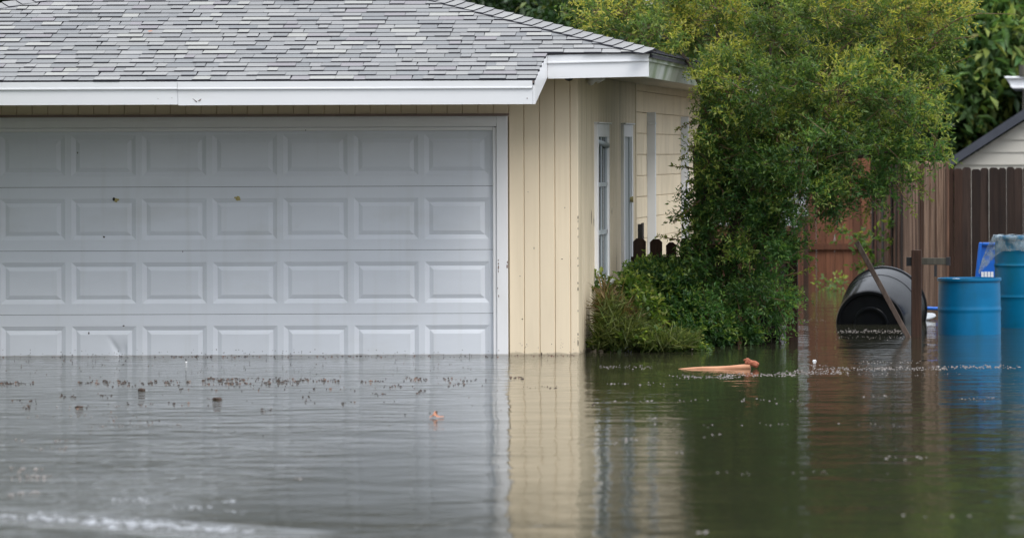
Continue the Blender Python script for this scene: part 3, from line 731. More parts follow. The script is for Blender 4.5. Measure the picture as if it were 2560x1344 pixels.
for i in gi:
    a_ = Vector(P[i]) - Vector(D[i]) * .16; b_ = Vector(P[i]) + Vector(D[i]) * .20 + Vector((0, 0, -.02)); mb.tube([a_, (a_ + b_) / 2 + Vector((0, 0, .01)), b_], [.0045, .003, .0012], 4, cap=False)
tag(tp(mb.build('fine_twigs', M['barkred']), tree), kind='stuff')
# stray shoots leaving the outline
def shoot(pts, n=26, ll=.04, colr=(.16, .2, .03)):
    pts = [np.array(W(*p)) for p in pts]; mb.tube([tuple(p) for p in pts], np.linspace(.007, .002, len(pts)), 5, cap=False)
    g = RNG; s = g.random(n) ** .8 * (len(pts) - 1); i = np.minimum(s.astype(int), len(pts) - 2); fr = (s - i)[:, None]
    PA = np.array(pts); C = PA[i] * (1 - fr) + PA[i + 1] * fr; d = unit(PA[i + 1] - PA[i]); ld = unit(d * .6 + g.normal(size=(n, 3)) * .7)
    return (C, ld, unit(g.normal(size=(n, 3)) + [0, 0, 1]), ll * g.uniform(.7, 1.3, n), ll * .36 * g.uniform(.8, 1.2, n), np.array(colr) * g.uniform(.5, 1.3, (n, 1)))
mb = MB(); sh = []
for pts in ([(2330, 90, 38.6), (2400, 45, 38.5), (2450, 34, 38.5), (2540, 36, 38.5)], [(2330, 110, 38.6), (2400, 95, 38.5), (2450, 90, 38.5)], [(2280, 215, 38.4), (2330, 222, 38.3), (2375, 200, 38.3)],
            [(2250, 190, 38.4), (2310, 235, 38.3), (2345, 270, 38.3)], [(2380, 160, 38.6), (2430, 140, 38.5)], [(1760, 340, 37.9), (1700, 400, 37.7)], [(1750, 500, 38), (1680, 560, 37.8)], [(1740, 300, 38), (1690, 325, 37.8)],
            [(1730, 420, 38), (1678, 415, 37.8)], [(1960, 690, 37.9), (2000, 680, 37.8), (2032, 672, 37.7)], [(1950, 720, 37.9), (1970, 780, 37.8)], [(2170, 500, 38.2), (2160, 560, 38.1)],
            [(2280, 440, 38.4), (2330, 500, 38.3)], [(1650, 60, 38.2), (1620, 110, 38.1)], [(1500, 40, 38.6), (1440, 62, 38.5)], [(2300, 300, 38.5), (2350, 360, 38.4), (2366, 400, 38.4)], [(2240, 460, 38.3), (2290, 540, 38.2)],
            [(2100, 540, 38), (2070, 580, 37.9)], [(1700, 600, 38.1), (1640, 590, 37.9)], [(1740, 560, 38), (1690, 590, 37.9)]):
    sh.append(shoot(pts, 34))
tag(tp(leaf_object('shoots', *cat(*sh), M['leaf']), tree), kind='stuff')
tag(tp(mb.build('twigs', M['barkred']), tree), kind='stuff')
# stems and limbs
def limb(pts, r0, r1, name='limb', mat='bark', root=tree):
    m = MB(); q = [W(*p) for p in pts]
    # add a little waviness
    qq = []
    for i in range(len(q) - 1):
        for t in (0, .33, .66):
            p = q[i].lerp(q[i+1], t); qq.append(p + Vector((rnd.uniform(-1, 1), rnd.uniform(-1, 1), 0)) * .012)
    qq.append(q[-1]); n = len(qq)
    m.tube(qq, [r0 + (r1 - r0) * i / (n - 1) for i in range(n)], 9); return tp(auto_smooth(m.build(name, M[mat]), 60), root)
limb([(1790, 905, 38.35), (1778, 760, 38.35), (1762, 640, 38.4), (1752, 500, 38.4)], .075, .045, 'trunk')
limb([(1752, 500, 38.4), (1740, 380, 38.3), (1770, 250, 38.4), (1800, 120, 38.6), (1790, 0, 38.8)], .045, .015)
limb([(1800, 905, 38.3), (1835, 760, 38.3), (1900, 600, 38.4), (1990, 430, 38.5), (2100, 250, 38.5), (2230, 112, 38.5)], .065, .012)
limb([(1780, 700, 38.3), (1860, 520, 38.3), (1900, 330, 38.5), (1930, 120, 38.6), (1950, -60, 38.8)], .045, .012)
limb([(1990, 430, 38.5), (2100, 400, 38.3), (2220, 380, 38.3)], .028, .008)
limb([(2100, 250, 38.5), (2120, 110, 38.6), (2200, -20, 38.7)], .026, .008)
limb([(1770, 250, 38.4), (1690, 110, 38.4), (1590, 50, 38.5)], .022, .006)
limb([(1778, 760, 38.35), (1730, 650, 38.3), (1705, 560, 38.2)], .024, .008)
limb([(1740, 900, 38.3), (1745, 790, 38.3), (1735, 650, 38.35), (1760, 480, 38.3)], .035, .015)

# ------------------------------------------------------------------ picket fence by the house
YP = 39.0
def board_mesh(w, h, t, dog=.025, tilt=0.):
    me = MB(); d = dog
    q = [(-w/2, 0, 0), (w/2, 0, 0), (w/2, 0, h - d), (w/2 - d, 0, h), (-w/2 + d, 0, h), (-w/2, 0, h - d)]
    me.prism(q, (0, t, 0)); return me
def fence(name, label, cat_, group, x0, x1, Y0, Y1, ztop, zbot, mats, pitch, gap=.004, rails=(), rail_mat=None, th=.018, jit=.01, dog=.02, bname='picket', widthvar=.08, seedv=1):
    rg = random.Random(seedv); root = empty(name, (x0, Y0, 0)); tag(root, label, cat_, group); d = Vector((x1 - x0, Y1 - Y0, 0)); L = d.length; ang = math.atan2(d.y, d.x); s = 0
    while s < L - pitch * .3:
        w = pitch * rg.uniform(1 - widthvar, 1 + widthvar); zt = ztop + rg.uniform(-jit, jit)
        o = board_mesh(w - gap, zt - zbot, th, dog).build(bname, mats[rg.randrange(len(mats))] if not callable(mats) else mats(s / L, rg), root)
        o.location = (d.normalized() * (s + w / 2)) + Vector((0, rg.uniform(-.004, .004), zbot)); o.rotation_euler = (rg.uniform(-.01, .01), rg.uniform(-.0015, .0015), ang); s += w
    for zr, hr in rails:
        m = MB(); m.box(0, L, -.04, -.002, zr - hr / 2, zr + hr / 2); o = m.build('rail', rail_mat or mats[0], root); o.rotation_euler = (0, 0, ang)
    return root
zpt = WZ(604, YP, 1600)
fence('picket_fence', 'low dark picket fence half buried in vines beside the side door', 'fence', None, WX(1578, YP), WX(1880, YP), YP, YP, zpt, -.4, [M['wood_dark'], M['wood_post'], M['wood_black']], .140, gap=.036, rails=((zpt - .17, .07), (zpt - .62, .07)), rail_mat=M['wood_dark'], jit=.035, dog=.03, widthvar=.1, seedv=2)
Yq = 38.75
fence('picket_fence', 'short black wet picket panel standing in water right of the bush', 'fence', None, WX(1888, Yq), WX(1952, Yq), Yq, Yq, WZ(765, Yq, 1920), -.4, [M['wood_black']], .075, gap=.006, rails=((.05, .05),), jit=.03, seedv=5)
def post(name, label, px0, px1, ptop, Yp_, mat, grp=None, lean=0.):
    x0, x1 = WX(px0, Yp_), WX(px1, Yp_); w = x1 - x0
    o = empty(name, ((x0 + x1)/2, Yp_, 0)); tag(o, label, 'post', grp); m = MB(); zt = WZ(ptop, Yp_, px0)
    m.box(-w/2, w/2, 0, w, -.5, zt); q = m.build('post_shaft', mat, o); bevel(q, .006, 2); o.rotation_euler = (0, lean, 0); return o, zt, w
post('fence_post', 'dark wooden post rising from the water just right of the bush', 1964, 1993, 585, 38.7, M['wood_post'])
pr, zt, w = post('fence_post', 'square brown post with a short grey crosspiece near the overturned black tub', 2277, 2302, 625, 39.2, M['wood_post'], lean=.006)
m = MB(); za = WZ(662, 39.2, 2300); zb2 = WZ(645, 39.2, 2300); m.box(-w/2 - .045, w/2 + .255, w + .002, w + .04, za, zb2); bevel(m.build('crosspiece', M['wood_grey'], pr), .004, 1)
m = MB(); m.box(w/2 + .225, w/2 + .262, w - .004, w + .046, za - .006, zb2 + .008); m.box(-w/2 - .05, -w/2 - .004, w - .02, w + .046, za - .012, zb2 + .006); m.build('metal_bracket', M['blackmetal'], pr)
m = MB(); m.box(w/2 + .115, w/2 + .14, w + .005, w + .02, za - .11, za - .004); m.build('latch', M['blackmetal'], pr)
# leaning plank
a, b = W(2141, 604, 39.45), W(2279, 858, 39.15); d = b - a; side = Vector((d.z, 0, -d.x)).normalized() * -.023
m = MB(); m.prism([a - side, a + side, b + side, b - side], (0, .03, 0)); M['plank'] = wood('plank_wood', (.12, .09, .075), (.05, .035, .03), (.05, .035, .03), .1)
o = m.build('leaning_plank', M['plank']); bevel(o, .004, 1)
tag(o, 'long thin brown plank leaning across the overturned black tub', 'plank')
a2 = a

# ------------------------------------------------------------------ tall fences and gate behind
YG = 55.5
mgate = lambda f, rg: M['wood_red']
xg0, xg1 = WX(2019, YG), WX(2178, YG)
fence('board_gate', 'reddish brown board gate with a wide upper rail behind the black tub', 'gate', None, xg0, xg1, YG, YG, WZ(395, YG, 2100), WZ(709, YG, 2100) , [M['wood_red']], .118, gap=.006, rails=((WZ(616, YG, 2100), .075), (WZ(440, YG, 2100), .075)), rail_mat=M['wood_red'], dog=.012, seedv=8, bname='board')
post('gate_post', 'dark reddish post at the left side of the board gate', 1996, 2019, 540, YG - .3, M['wood_post'])
YG2 = 54
fence('board_fence', 'low dark board fence below the pale shed wall', 'fence', None, WX(1700, YG2 + 2), WX(1996, YG2), YG2 + 2, YG2, WZ(566, YG2, 1980), -.3, [M['wood_red'], M['wood_dark']], .12, seedv=9, bname='board')
YR = 46.6; YR2 = 51
def mr_(f, rg): return M['wood_red'] if f < .18 and rg.random() < .3 else (M['wood_weath'])
# mid section, from the gate post to the weathered boards
fence('board_fence', 'weathered grey pink board fence between the gate and the dark fence', 'fence', None, WX(2176, YR2), WX(2364, YR), YR2, YR, WZ(405, 48, 2300), -.3, (lambda f, rg: rg.choice([M['wood_weath']] * 4 + [M['wood_warm']] * 2) if f > .45 else rg.choice([M['wood_dark'], M['wood_red'], M['wood_warm'], M['wood_warm'], M['wood_grey']])), .105, gap=.004, jit=.02, seedv=4, bname='board', dog=.02, widthvar=.18)
fence('board_fence', 'tall very dark brown board fence behind the blue drums', 'fence', None, WX(2364, YR), WX(2720, YR), YR, YR, WZ(419, YR, 2450), -.3, (lambda f, rg: M['wood_dark'] if f > .12 else M['wood_post']), .095, gap=.0012, jit=.018, seedv=12, bname='board', dog=.02, rails=())

# ------------------------------------------------------------------ drums, tub and bits
def drum(prof_r, h, ribs):
    pr = [(prof_r * .93, 0), (prof_r * .97, .012)]
    zs_ = [i * h / 60 for i in range(1, 60)]
    for z in zs_:
        r = prof_r * (.965 + .035 * math.sin(math.pi * min(1, max(0, z / h))) ** .6)
        for zr in ribs: r += .009 * math.exp(-((z - zr) / .010) ** 2)
        pr.append((r, z))
    return pr
def make_drum(name, label, cx_px, Yc, zb, h, r, ribs, mat, rimz=.022):
    root = empty(name, (WX(cx_px, Yc), Yc, zb)); tag(root, label, 'drum')
    m = MB(); m.lathe(drum(r, h, ribs), 56, cap1=True); b_ = m.build('drum_body', M[mat], root); auto_smooth(b_, 40)
    m = MB(); m.lathe([(r*.945, h - rimz), (r + .004, h - rimz), (r + .007, h - rimz * .5), (r + .004, h + .006), (r - .012, h + .006), (r - .016, h - .014), (r*.5, h - .012), (.01, h - .012)], 56, cap0=False); q = m.build('drum_lid', M[mat], root); auto_smooth(q, 40)
    return root
Yd1 = 39.6; sc1 = F / Yd1; r1_ = 159 / 2 / sc1 
zt1 = WZ(698, Yd1, 2420)
d1 = make_drum('plastic_drum', 'short blue plastic drum with white lid scrap, half sunk in the flood', 2423, Yd1 + r1_, zt1 - .88, .88, r1_ * 1.0, (.88 - (775 - 698) / sc1, .25), 'blue')
m = MB(); m.lathe([(.001, 0), (.036, 0), (.04, .006), (.036, .014), (.001, .016)], 18, cap0=False, cap1=False); o = m.build('bung_cap', M['label'], smooth=True, loc=(-.12, -.15, .87)); o.parent = d1
Yd2 = 41.3; r2_ = .31
zb2_ = WZ(827, Yd2, 2540); h2 = WZ(592, Yd2, 2540) - zb2_
d2 = make_drum('plastic_drum', 'tall teal blue drum draped with netting at the right edge', 2486 + r2_ * F / Yd2, Yd2 + .1, zb2_, h2, r2_, (h2 - (663 - 592) * Yd2 / F, h2 - (742 - 592) * Yd2 / F), 'teal')
# netting over the tall drum
def netting():
    g = random.Random(9); V, Fs = [], []; n = 72; prof = [(r2_ - .05, h2 + .012), (r2_ + .012, h2 + .014), (r2_ + .022, h2 - .004), (r2_ + .014, h2 - .03), (r2_ + .012, h2 - .06), (r2_ + .012, h2 - .11)]
    for j, (r, z) in enumerate(prof):
        for k in range(n):
            t = 2 * math.pi * k / n
            wob = .010 * math.sin(9 * t + j) + .006 * math.sin(23 * t + 2 * j)
            hang = 0
            if j >= 4: hang = (.02 + .07 * max(0, math.sin(2.5 * t + 1.1)) ** 2) * (j - 3) / 2
            left = math.exp(-((t - math.pi * 1.06) / .35) ** 2)
            V.append(((r + wob * (j > 1) + left * .05 * max(0, j - 2)) * math.cos(t), (r + wob * (j > 1)) * math.sin(t), z + .004 * math.sin(13 * t) - hang - left * .075 * max(0, j - 2)))
    for j in range(len(prof) - 1):
        for k in range(n): Fs.append((j*n + k, j*n + (k+1) % n, (j+1)*n + (k+1) % n, (j+1)*n + k))
    o = mk('netting', V, Fs, NET, smooth=True, loc=d2.location); s = o.modifiers.new('thick', 'SOLIDIFY'); s.thickness = .004; return o
NET = bpy.data.materials.new('netting_film'); NET.use_nodes = True
t = NET.node_tree; t.nodes.clear(); L = t.links.new; out = N(t, 'ShaderNodeOutputMaterial'); p = N(t, 'ShaderNodeBsdfPrincipled'); p.inputs['Base Color'].default_value = (.42, .50, .54, 1); p.inputs['Roughness'].default_value = .6
tr = N(t, 'ShaderNodeBsdfTransparent'); ms = N(t, 'ShaderNodeMixShader'); tcn = N(t, 'ShaderNodeTexCoord'); v = N(t, 'ShaderNodeTexNoise'); v.inputs['Scale'].default_value = 14; L(tcn.outputs['Object'], v.inputs['Vector'])
r_ = N(t, 'ShaderNodeMapRange'); r_.inputs['From Min'].default_value = .38; r_.inputs['From Max'].default_value = .62; r_.inputs['To Min'].default_value = .06; r_.inputs['To Max'].default_value = .42; L(v.outputs['Fac'], r_.inputs['Value'])
L(r_.outputs[0], ms.inputs[0]); L(tr.outputs[0], ms.inputs[1]); L(p.outputs[0], ms.inputs[2]); L(ms.outputs[0], out.inputs[0])
tag(netting(), 'grey netting pulled over the top of the tall teal drum', 'netting')
# stand under the tall drum
st = empty('drum_stand', (d2.location.x, d2.location.y, 0)); tag(st, 'low concrete slab stand under the tall teal drum', 'stand')
m = MB(); m.box(-.24, .5, -.1, .3, -.3, zb2_ - .03); m.build('stand_block', M['ground'], st); m = MB(); m.box(-.06, -.045, -.26, -.24, -.3, zb2_); m.box(-.30, .34, -.3, .3, zb2_ - .028, zb2_ - .002); m.build('stand_frame', M['blackmetal'], st)
# royal blue tote leaning behind
Yt = 42.6; tote = empty('blue_tote', (WX(2462, Yt), Yt, 0)); tag(tote, 'bright blue plastic tote on its side between the two drums', 'tote')
q = [W(2432, 745, Yt), W(2447, 606, Yt), W(2530, 606, Yt), W(2530, 745, Yt)]; q = [p_ - tote.location for p_ in q]
m = MB(); m.prism([q[0] + Vector((.03, .03, 0)), q[1] + Vector((.03, .03, -.02)), q[2] + Vector((0, .03, -.02)), q[3] + Vector((0, .03, 0))], (0, .3, 0)); m.build('tote_base', M['royal'], tote)
m = MB()
m.prism([q[0], q[1], q[1] + Vector((.035, 0, 0)), q[0] + Vector((.035, 0, 0))], (0, .06, 0)); m.prism([q[1] + Vector((.035, 0, 0)), q[2], q[2] - Vector((0, 0, .03)), q[1] + Vector((.035, 0, -.03))], (0, .06, 0)); bevel(m.build('tote_rim', M['royal'], tote), .008, 2)
m = MB()
for i in range(4):
    a_ = W(2453 + i * 8, 679, Yt) - tote.location; b_ = W(2459.5 + i * 8, 715, Yt) - tote.location; m.box(a_.x, b_.x, .022, .029, b_.z, a_.z)
m.build('barcode_label', M['label'], tote)

# overturned black tub
Yn, Yf_ = 42.2, 42.95
c1 = W(2176, 812, Yn); c2 = W(2212, 771, Yf_); r_n = 89 * Yn / F; r_f = 104 * Yf_ / F
ax = (c2 - c1); Lb = ax.length
tub = empty('black_tub', c1); tag(tub, 'big black plastic tub tipped on its side, half under water', 'tub')
m = MB(); m.lathe([(r_n * .42, .012), (r_n * .44, -.004), (r_n * .50, -.004), (r_n * .52, .010), (r_n * .86, .010), (r_n * .89, -.006), (r_n - .012, -.008), (r_n - .004, .004), (r_n, .016), (r_n + (r_f - r_n) * .5, Lb * .5), (r_n + (r_f - r_n) * .72, Lb * .66)], 64, cap0=True, cap1=False)
bo = m.build('tub_body', M['black'], tub); auto_smooth(bo, 40)
m = MB(); m.lathe([(r_f * .93, Lb * .655), (r_f * .965, Lb * .66), (r_f * .99, Lb * .80), (r_f, Lb), (r_f + .012, Lb + .004), (r_f + .012, Lb + .03), (r_f - .02, Lb + .03), (r_f * .93, Lb * .68)], 64, cap0=False, cap1=False)
rb = m.build('tub_rim', M['black'], tub); auto_smooth(rb, 40)
tub.rotation_euler = ax.to_track_quat('Z', 'Y').to_euler()
# floating lid and blue strap
Yx = YW(2320, 806); o = MB(); o.lathe([(.001, .012), (.10, .014), (.125, .02), (.13, .006), (.12, -.004)], 24, cap0=False, cap1=False)
ob = o.build('floating_disc', [M['shedwhite']], smooth=True, loc=(WX(2305, 43.3), 43.3, .02)); ob.rotation_euler = (R(10), R(-6), 0); ob.scale = (1.1, 1.1, 1); tag(ob, 'pale round disc floating at the right end of the black tub', 'disc')
m = MB(); m.tube([W(2300, 772, 44.2), W(2320, 770, 44.2), W(2345, 771, 44.2), W(2380, 772, 44.2)], [.018] * 4, 8); tag(m.build('blue_strap', M['royal'], smooth=True), 'short bright blue strap between the black tub and the drum', 'strap')

# ------------------------------------------------------------------ neighbour house and shed
YN = 56.5
nb = empty('neighbour_house', (WX(2600, YN), YN, 0)); tag(nb, 'neighbouring pale house gable with dark sloping roof edge at the right edge', 'house')
def npnt(px, py, Y=YN): return W(px, py, Y) - nb.location
m = MB(); A1 = npnt(2386, 416); B1 = npnt(2700, 213)
C1 = npnt(2386, 900); m.prism([A1, B1, (B1.x, 0, -.5), (A1.x, 0, -.5)], (0, 4, 0)); wl = m.build('gable_wall', M['pale_siding'], nb)
lap = .0
zq = A1.z + .02; sl = (B1.z - A1.z) / (B1.x - A1.x)
while zq < B1.z:
    xs0 = A1.x + (zq - A1.z) / sl + .05
    m = MB(); m.prism([(xs0, -.022, zq), (B1.x, -.022, zq), (B1.x, -.004, zq + .16), (xs0 + .16 / sl, -.004, zq + .16), ], (0, .003, 0)); m.build('siding_board', M['pale_siding'], wl); zq += .165
m = MB(); nrm = Vector((-(B1.z - A1.z), 0, B1.x - A1.x)).normalized()
A0 = A1 - (B1 - A1).normalized() * .12
m.prism([A0 + nrm * .02, B1 + nrm * .02, B1 + nrm * .14, A0 + nrm * .12], (0, -.25, 0)); m.prism([A0 + nrm * .06, B1 + nrm * .06, B1 + nrm * .14, A0 + nrm * .12], (0, 4, 0)); m.build('roof', M['slate'], nb)
# upper eave with moulded cornice, wall is beyond the frame edge
m = MB(); E = [npnt(2510, 191), npnt(2800, 191), npnt(2800, 197), npnt(2513, 197)]; m.prism(E, (0, 3, 0)); E = [npnt(2515, 197), npnt(2800, 197), npnt(2800, 214), npnt(2526, 214)]; m.prism([e + Vector((0, .05, 0)) for e in E], (0, 3, 0))
E = [npnt(2524, 214), npnt(2800, 214), npnt(2800, 222), npnt(2531, 222)]; m.prism([e + Vector((0, .02, 0)) for e in E], (0, 3, 0)); bevel(m.build('cornice', M['fascia'], nb), .012, 2)
m = MB(); a_, b_ = npnt(2600, 222), npnt(2800, 300); m.box(a_.x, b_.x, .3, 3, B1.z - .9, a_.z); m.build('upper_wall', M['pale_siding'], nb)
m = MB(); m.tube([npnt(2557, 190), npnt(2557, 163)], [.05, .05], 8); m.tube([npnt(2559, 222), npnt(2557, 300)], [.012, .012], 5); m.build('vent_pipe', M['wood_grey'], nb)
YSh = 57
shd = empty('garden_shed', (WX(1990, YSh), YSh, 0)); tag(shd, 'pale garden shed glimpsed behind the shrub tree above the low fence', 'shed')
def sp(px, py): return W(px, py, YSh) - shd.location
a_, b_ = sp(1952, 900), sp(2020, 400); m = MB(); m.box(a_.x, b_.x, 0, 2.2, -.4, b_.z); sw = m.build('shed_wall', M['shedwhite'], shd)
m = MB(); m.prism([(a_.x - .12, -.15, b_.z), (b_.x + .12, -.15, b_.z), ((a_.x + b_.x) / 2, -.15, b_.z + .25)], (0, 2.5, 0)); m.build('shed_roof', M['slate'], shd)

# ------------------------------------------------------------------ undergrowth at the house corner
def mound(blobs, n, nl, slen, ll, lw, cA, cB, cT, name, label, cat_, seed, kind=None, **kw):
    root = empty(name, (WX(blobs[0][0], blobs[0][4]), blobs[0][4], 0)); tag(root, label, cat_)
    crown(blobs, n, nl, slen, ll, lw, cA, cB, cT, 'foliage', root, M['leaf'], seed, **kw)
    return root
b1 = mound([(1655, 725, 75, 60, 38.1, .4), (1700, 770, 75, 80, 37.9, .4), (1600, 705, 36, 30, 38.2, .2), (1745, 840, 75, 35, 37.6, .3), (1640, 790, 55, 60, 37.9, .3), (1830, 850, 70, 22, 37.7, .2), (1600, 730, 35, 50, 38.2, .25)], 3300, 10, .16, .046, .019, col(.034, .088, .032), col(.07, .145, .045), col(.16, .23, .05), 'bush', 'dark green bush crowding the low picket fence left of the tree', 'bush', 21, droop=.5, upb=.4, clump=24)
b2 = mound([(1600, 790, 50, 50, 36.9, .3), (1510, 862, 30, 14, 36.6, .25), (1590, 855, 75, 22, 36.6, .3), (1590, 735, 35, 30, 37.3, .25), (1690, 862, 75, 14, 36.8, .25), (1505, 722, 16, 16, 37.2, .12)], 620, 8, .12, .055, .036, col(.05, .105, .025), col(.105, .15, .035), col(.2, .24, .06), 'vine', 'bright green vines heaped against the house corner at the waterline', 'vine', 22, droop=.8, upb=.2, flat=.7)
# grass blades and dead stalks: long thin leaves
g = np.random.default_rng(31)
def blades(n, bl_, ln, wd, c0, c1, name, label, cat_):
    P, O = blob_points(bl_, n, .1, g); D = unit(O * np.array([.9, .5, .3]) + g.normal(size=P.shape) * .45 + np.array([0, 0, .5]))
    t = g.random((len(P), 1)); cols = (col(*c0) * (1 - t) + col(*c1) * t) * g.uniform(.6, 1.25, (len(P), 1))
    L_ = ln * g.uniform(.5, 1.3, len(P)); Pn = P - D * (L_ * .5)[:, None]; Pn[:, 2] = np.maximum(Pn[:, 2], .0)
    o = leaf_object(name, Pn, D, unit(g.normal(size=P.shape)), L_, wd * g.uniform(.6, 1.3, len(P)), cols, M['leaf']); tag(o, label, cat_, kind='stuff'); return o
gb = [(1530, 800, 42, 70, 37.0, .3), (1570, 830, 70, 45, 36.8, .3), (1660, 850, 95, 26, 36.8, .3), (1510, 840, 28, 40, 36.9, .2)]
blades(3400, [(a, b, c_x, d_x, 36.5, f_) for a, b, c_x, d_x, e_, f_ in gb], .20, .006, (.09, .14, .035), (.24, .26, .09), 'grass', 'long green grass hanging over the waterline at the house corner', 'grass')
blades(1300, [(1515, 775, 26, 75, 36.6, .2), (1550, 800, 45, 60, 36.6, .2), (1600, 830, 60, 35, 36.9, .25)], .26, .0045, (.17, .11, .055), (.34, .26, .13), 'dead_stalks', 'tangle of brown dead stalks in the grass by the cream side wall', 'dead stalks')
# climbing plant on the gate
mound([(2130, 592, 38, 14, 50, .2), (2162, 640, 16, 60, 49.8, .12), (2168, 700, 10, 36, 49.6, .12), (2212, 600, 12, 60, 49.6, .1)], 46, 5, .16, .075, .045, col(.06, .12, .03), col(.11, .18, .04), col(.2, .24, .06), 'climbing_plant', 'thin climbing plant with pale leaves in front of the board gate', 'plant', 44)
mound([(2060, 716, 12, 5, 53, .1), (2087, 712, 20, 10, 52.5, .15)], 26, 5, .16, .07, .035, col(.08, .13, .04), col(.12, .18, .05), col(.2, .24, .06), 'floating_weeds', 'small green weeds floating at the foot of the board gate', 'weeds', 45)
mound([(1925, 862, 22, 8, 38.2, .1)], 30, 6, .08, .035, .016, col(.05, .11, .03), col(.08, .14, .04), col(.14, .2, .05), 'waterweed', 'tuft of weeds in the water below the black picket panel', 'weeds', 46)

# ------------------------------------------------------------------ background trees
def bgtree(label, blobs, n, nl, slen, ll, lw, cA, cB, cT, trunk, seed, name='broadleaf_tree', grp='trees behind the fence', mat='leafbig', **kw):
    px, Yt_ = trunk; root = empty(name, (WX(px, Yt_), Yt_, 0)); tag(root, label, 'tree', grp)
    crown(blobs, n, nl, slen, ll, lw, cA, cB, cT, 'crown', root, M[mat], seed, **kw)
    m = MB(); zt_ = max(W(b[0], b[1], b[4]).z for b in blobs); m.tube([(WX(px, Yt_), Yt_, -.8), (WX(px, Yt_) + .1, Yt_, zt_ * .5), (WX(px, Yt_) - .1, Yt_, zt_)], [.16, .12, .04], 8); tp(m.build('trunk', M['bark'], smooth=True), root); return root
K = dict(droop=.3, upb=.1)
bgtree('large leaved tree with drooping mid green leaves above the neighbour gable', [(2450, 120, 150, 120, 60, 1.2), (2560, 60, 120, 120, 60.5, 1.2), (2400, 250, 90, 110, 59.6, .9), (2500, 250, 100, 60, 59.8, .8), (2420, 350, 60, 70, 59.5, .6), (2480, 10, 140, 90, 60.5, 1.0)], 1900, 7, .55, .30, .10, col(.045, .105, .035), col(.12, .20, .065), col(.22, .27, .07), (2420, 60.5), 51, droop=.9, upb=-.15, flat=.6)
bgtree('dense dark tree behind the middle of the shrub tree', [(2150, 150, 200, 220, 60, 1.6), (2250, 350, 150, 130, 59, 1.0), (2000, 250, 200, 220, 61, 1.6), (1850, 250, 160, 200, 61, 1.4), (2080, 430, 160, 80, 59.5, 1)], 2300, 8, .4, .15, .07, col(.012, .034, .010), col(.03, .062, .018), col(.05, .09, .02), (2120, 60), 52, **K)
bgtree('dark tree showing above the roof ridge on the left', [(1250, 20, 140, 110, 63, 1.5), (1130, -40, 140, 90, 64, 1.5), (1340, 60, 90, 80, 62, 1.0), (1420, 90, 90, 60, 62, 1.0)], 1500, 8, .4, .16, .075, col(.010, .026, .010), col(.022, .045, .015), col(.04, .07, .02), (1300, 63), 53, **K)
bgtree('mid green tree between the roof slope and the shrub tree', [(1430, 20, 60, 70, 57, .7), (1500, 100, 90, 80, 58, .9), (1640, 170, 120, 120, 59, 1.2), (1440, 60, 30, 50, 56.5, .5)], 1300, 8, .35, .14, .05, col(.025, .065, .02), col(.055, .10, .025), col(.12, .15, .03), (1560, 58), 54, **K)
ls = empty('shade_shrub', (-11.6, 33.4, 0)); tag(ls, 'added unseen shrub blocking light from the left of the garage door', 'shrub')  # stand-in shrub outside the frame, added to darken the left of the door
def wb(x, y, z, rx, ry, rz): 
    q = F / y; return (CX + x * q, CY - (z - H) * q, rx * q, rz * q, y, ry)
crown([wb(-11.3, 33.6, 1.4, 1.7, 1.5, 1.5), wb(-11.6, 33.2, 3.0, 1.9, 1.6, 1.3), wb(-11.4, 32.2, 1.6, 1.5, 1.5, 1.6), wb(-12.2, 32.4, 3.6, 1.6, 1.5, 1.2), wb(-11.2, 31.2, 2.2, 1.2, 1.3, 1.7)], 5200, 8, .3, .11, .05, cA, cB, cT, 'foliage', ls, M['leaf'], 61)
m = MB(); m.tube([(-11.6, 33.2, -.9), (-11.5, 33.1, 1.5), (-11.7, 33.0, 3.4)], [.14, .1, .04], 8); tp(m.build('trunk', M['bark'], smooth=True), ls)
# reddish foliage / brick remnants glimpsed right
bk = empty('brick_chimney', (WX(2460, 61.5), 61.5, 0)); tag(bk, 'weathered pink brick chimney glimpsed through leaves above the neighbour gable', 'chimney')
for j in range(30):
    zz_ = WZ(420, 61.5) + j * .075
    for i in range(7):
        m = MB(); m.box(0, .205, 0, .1, 0, .063); o = m.build('brick', M['pinkbrick'], bk); o.location = (-.75 + i * .22 + (.11 if j % 2 else 0), rnd.uniform(0, .01), zz_)
m = MB(); m.box(-.74, .9, .02, .7, -.5, WZ(420, 61.5) + 30 * .075); m.build('mortar_core', M['mortar'], bk)
# far wood closing the view
g2 = np.random.default_rng(77); n = 26000
P = np.stack([g2.uniform(-26, 14, n), g2.uniform(70, 76, n), g2.random(n) ** .8 * 13 - .2], 1)
P[:, 2] *= (.8 + .2 * np.sin(P[:, 0] * .9) * np.cos(P[:, 0] * .37))
D = unit(g2.normal(size=(n, 3)) + [0, -.4, -.2]); t_ = g2.random((n, 1)); cols = (col(.008, .02, .007) * (1 - t_) + col(.022, .045, .014) * t_)
wd = leaf_object('far_wood', P, D, unit(g2.normal(size=(n, 3)) + [0, -1, .6]), g2.uniform(.4, .8, n), g2.uniform(.25, .5, n), cols, M['leafbig'])
tag(wd, 'dark wood of broad leaved trees closing the view behind the gardens', 'wood', kind='stuff')

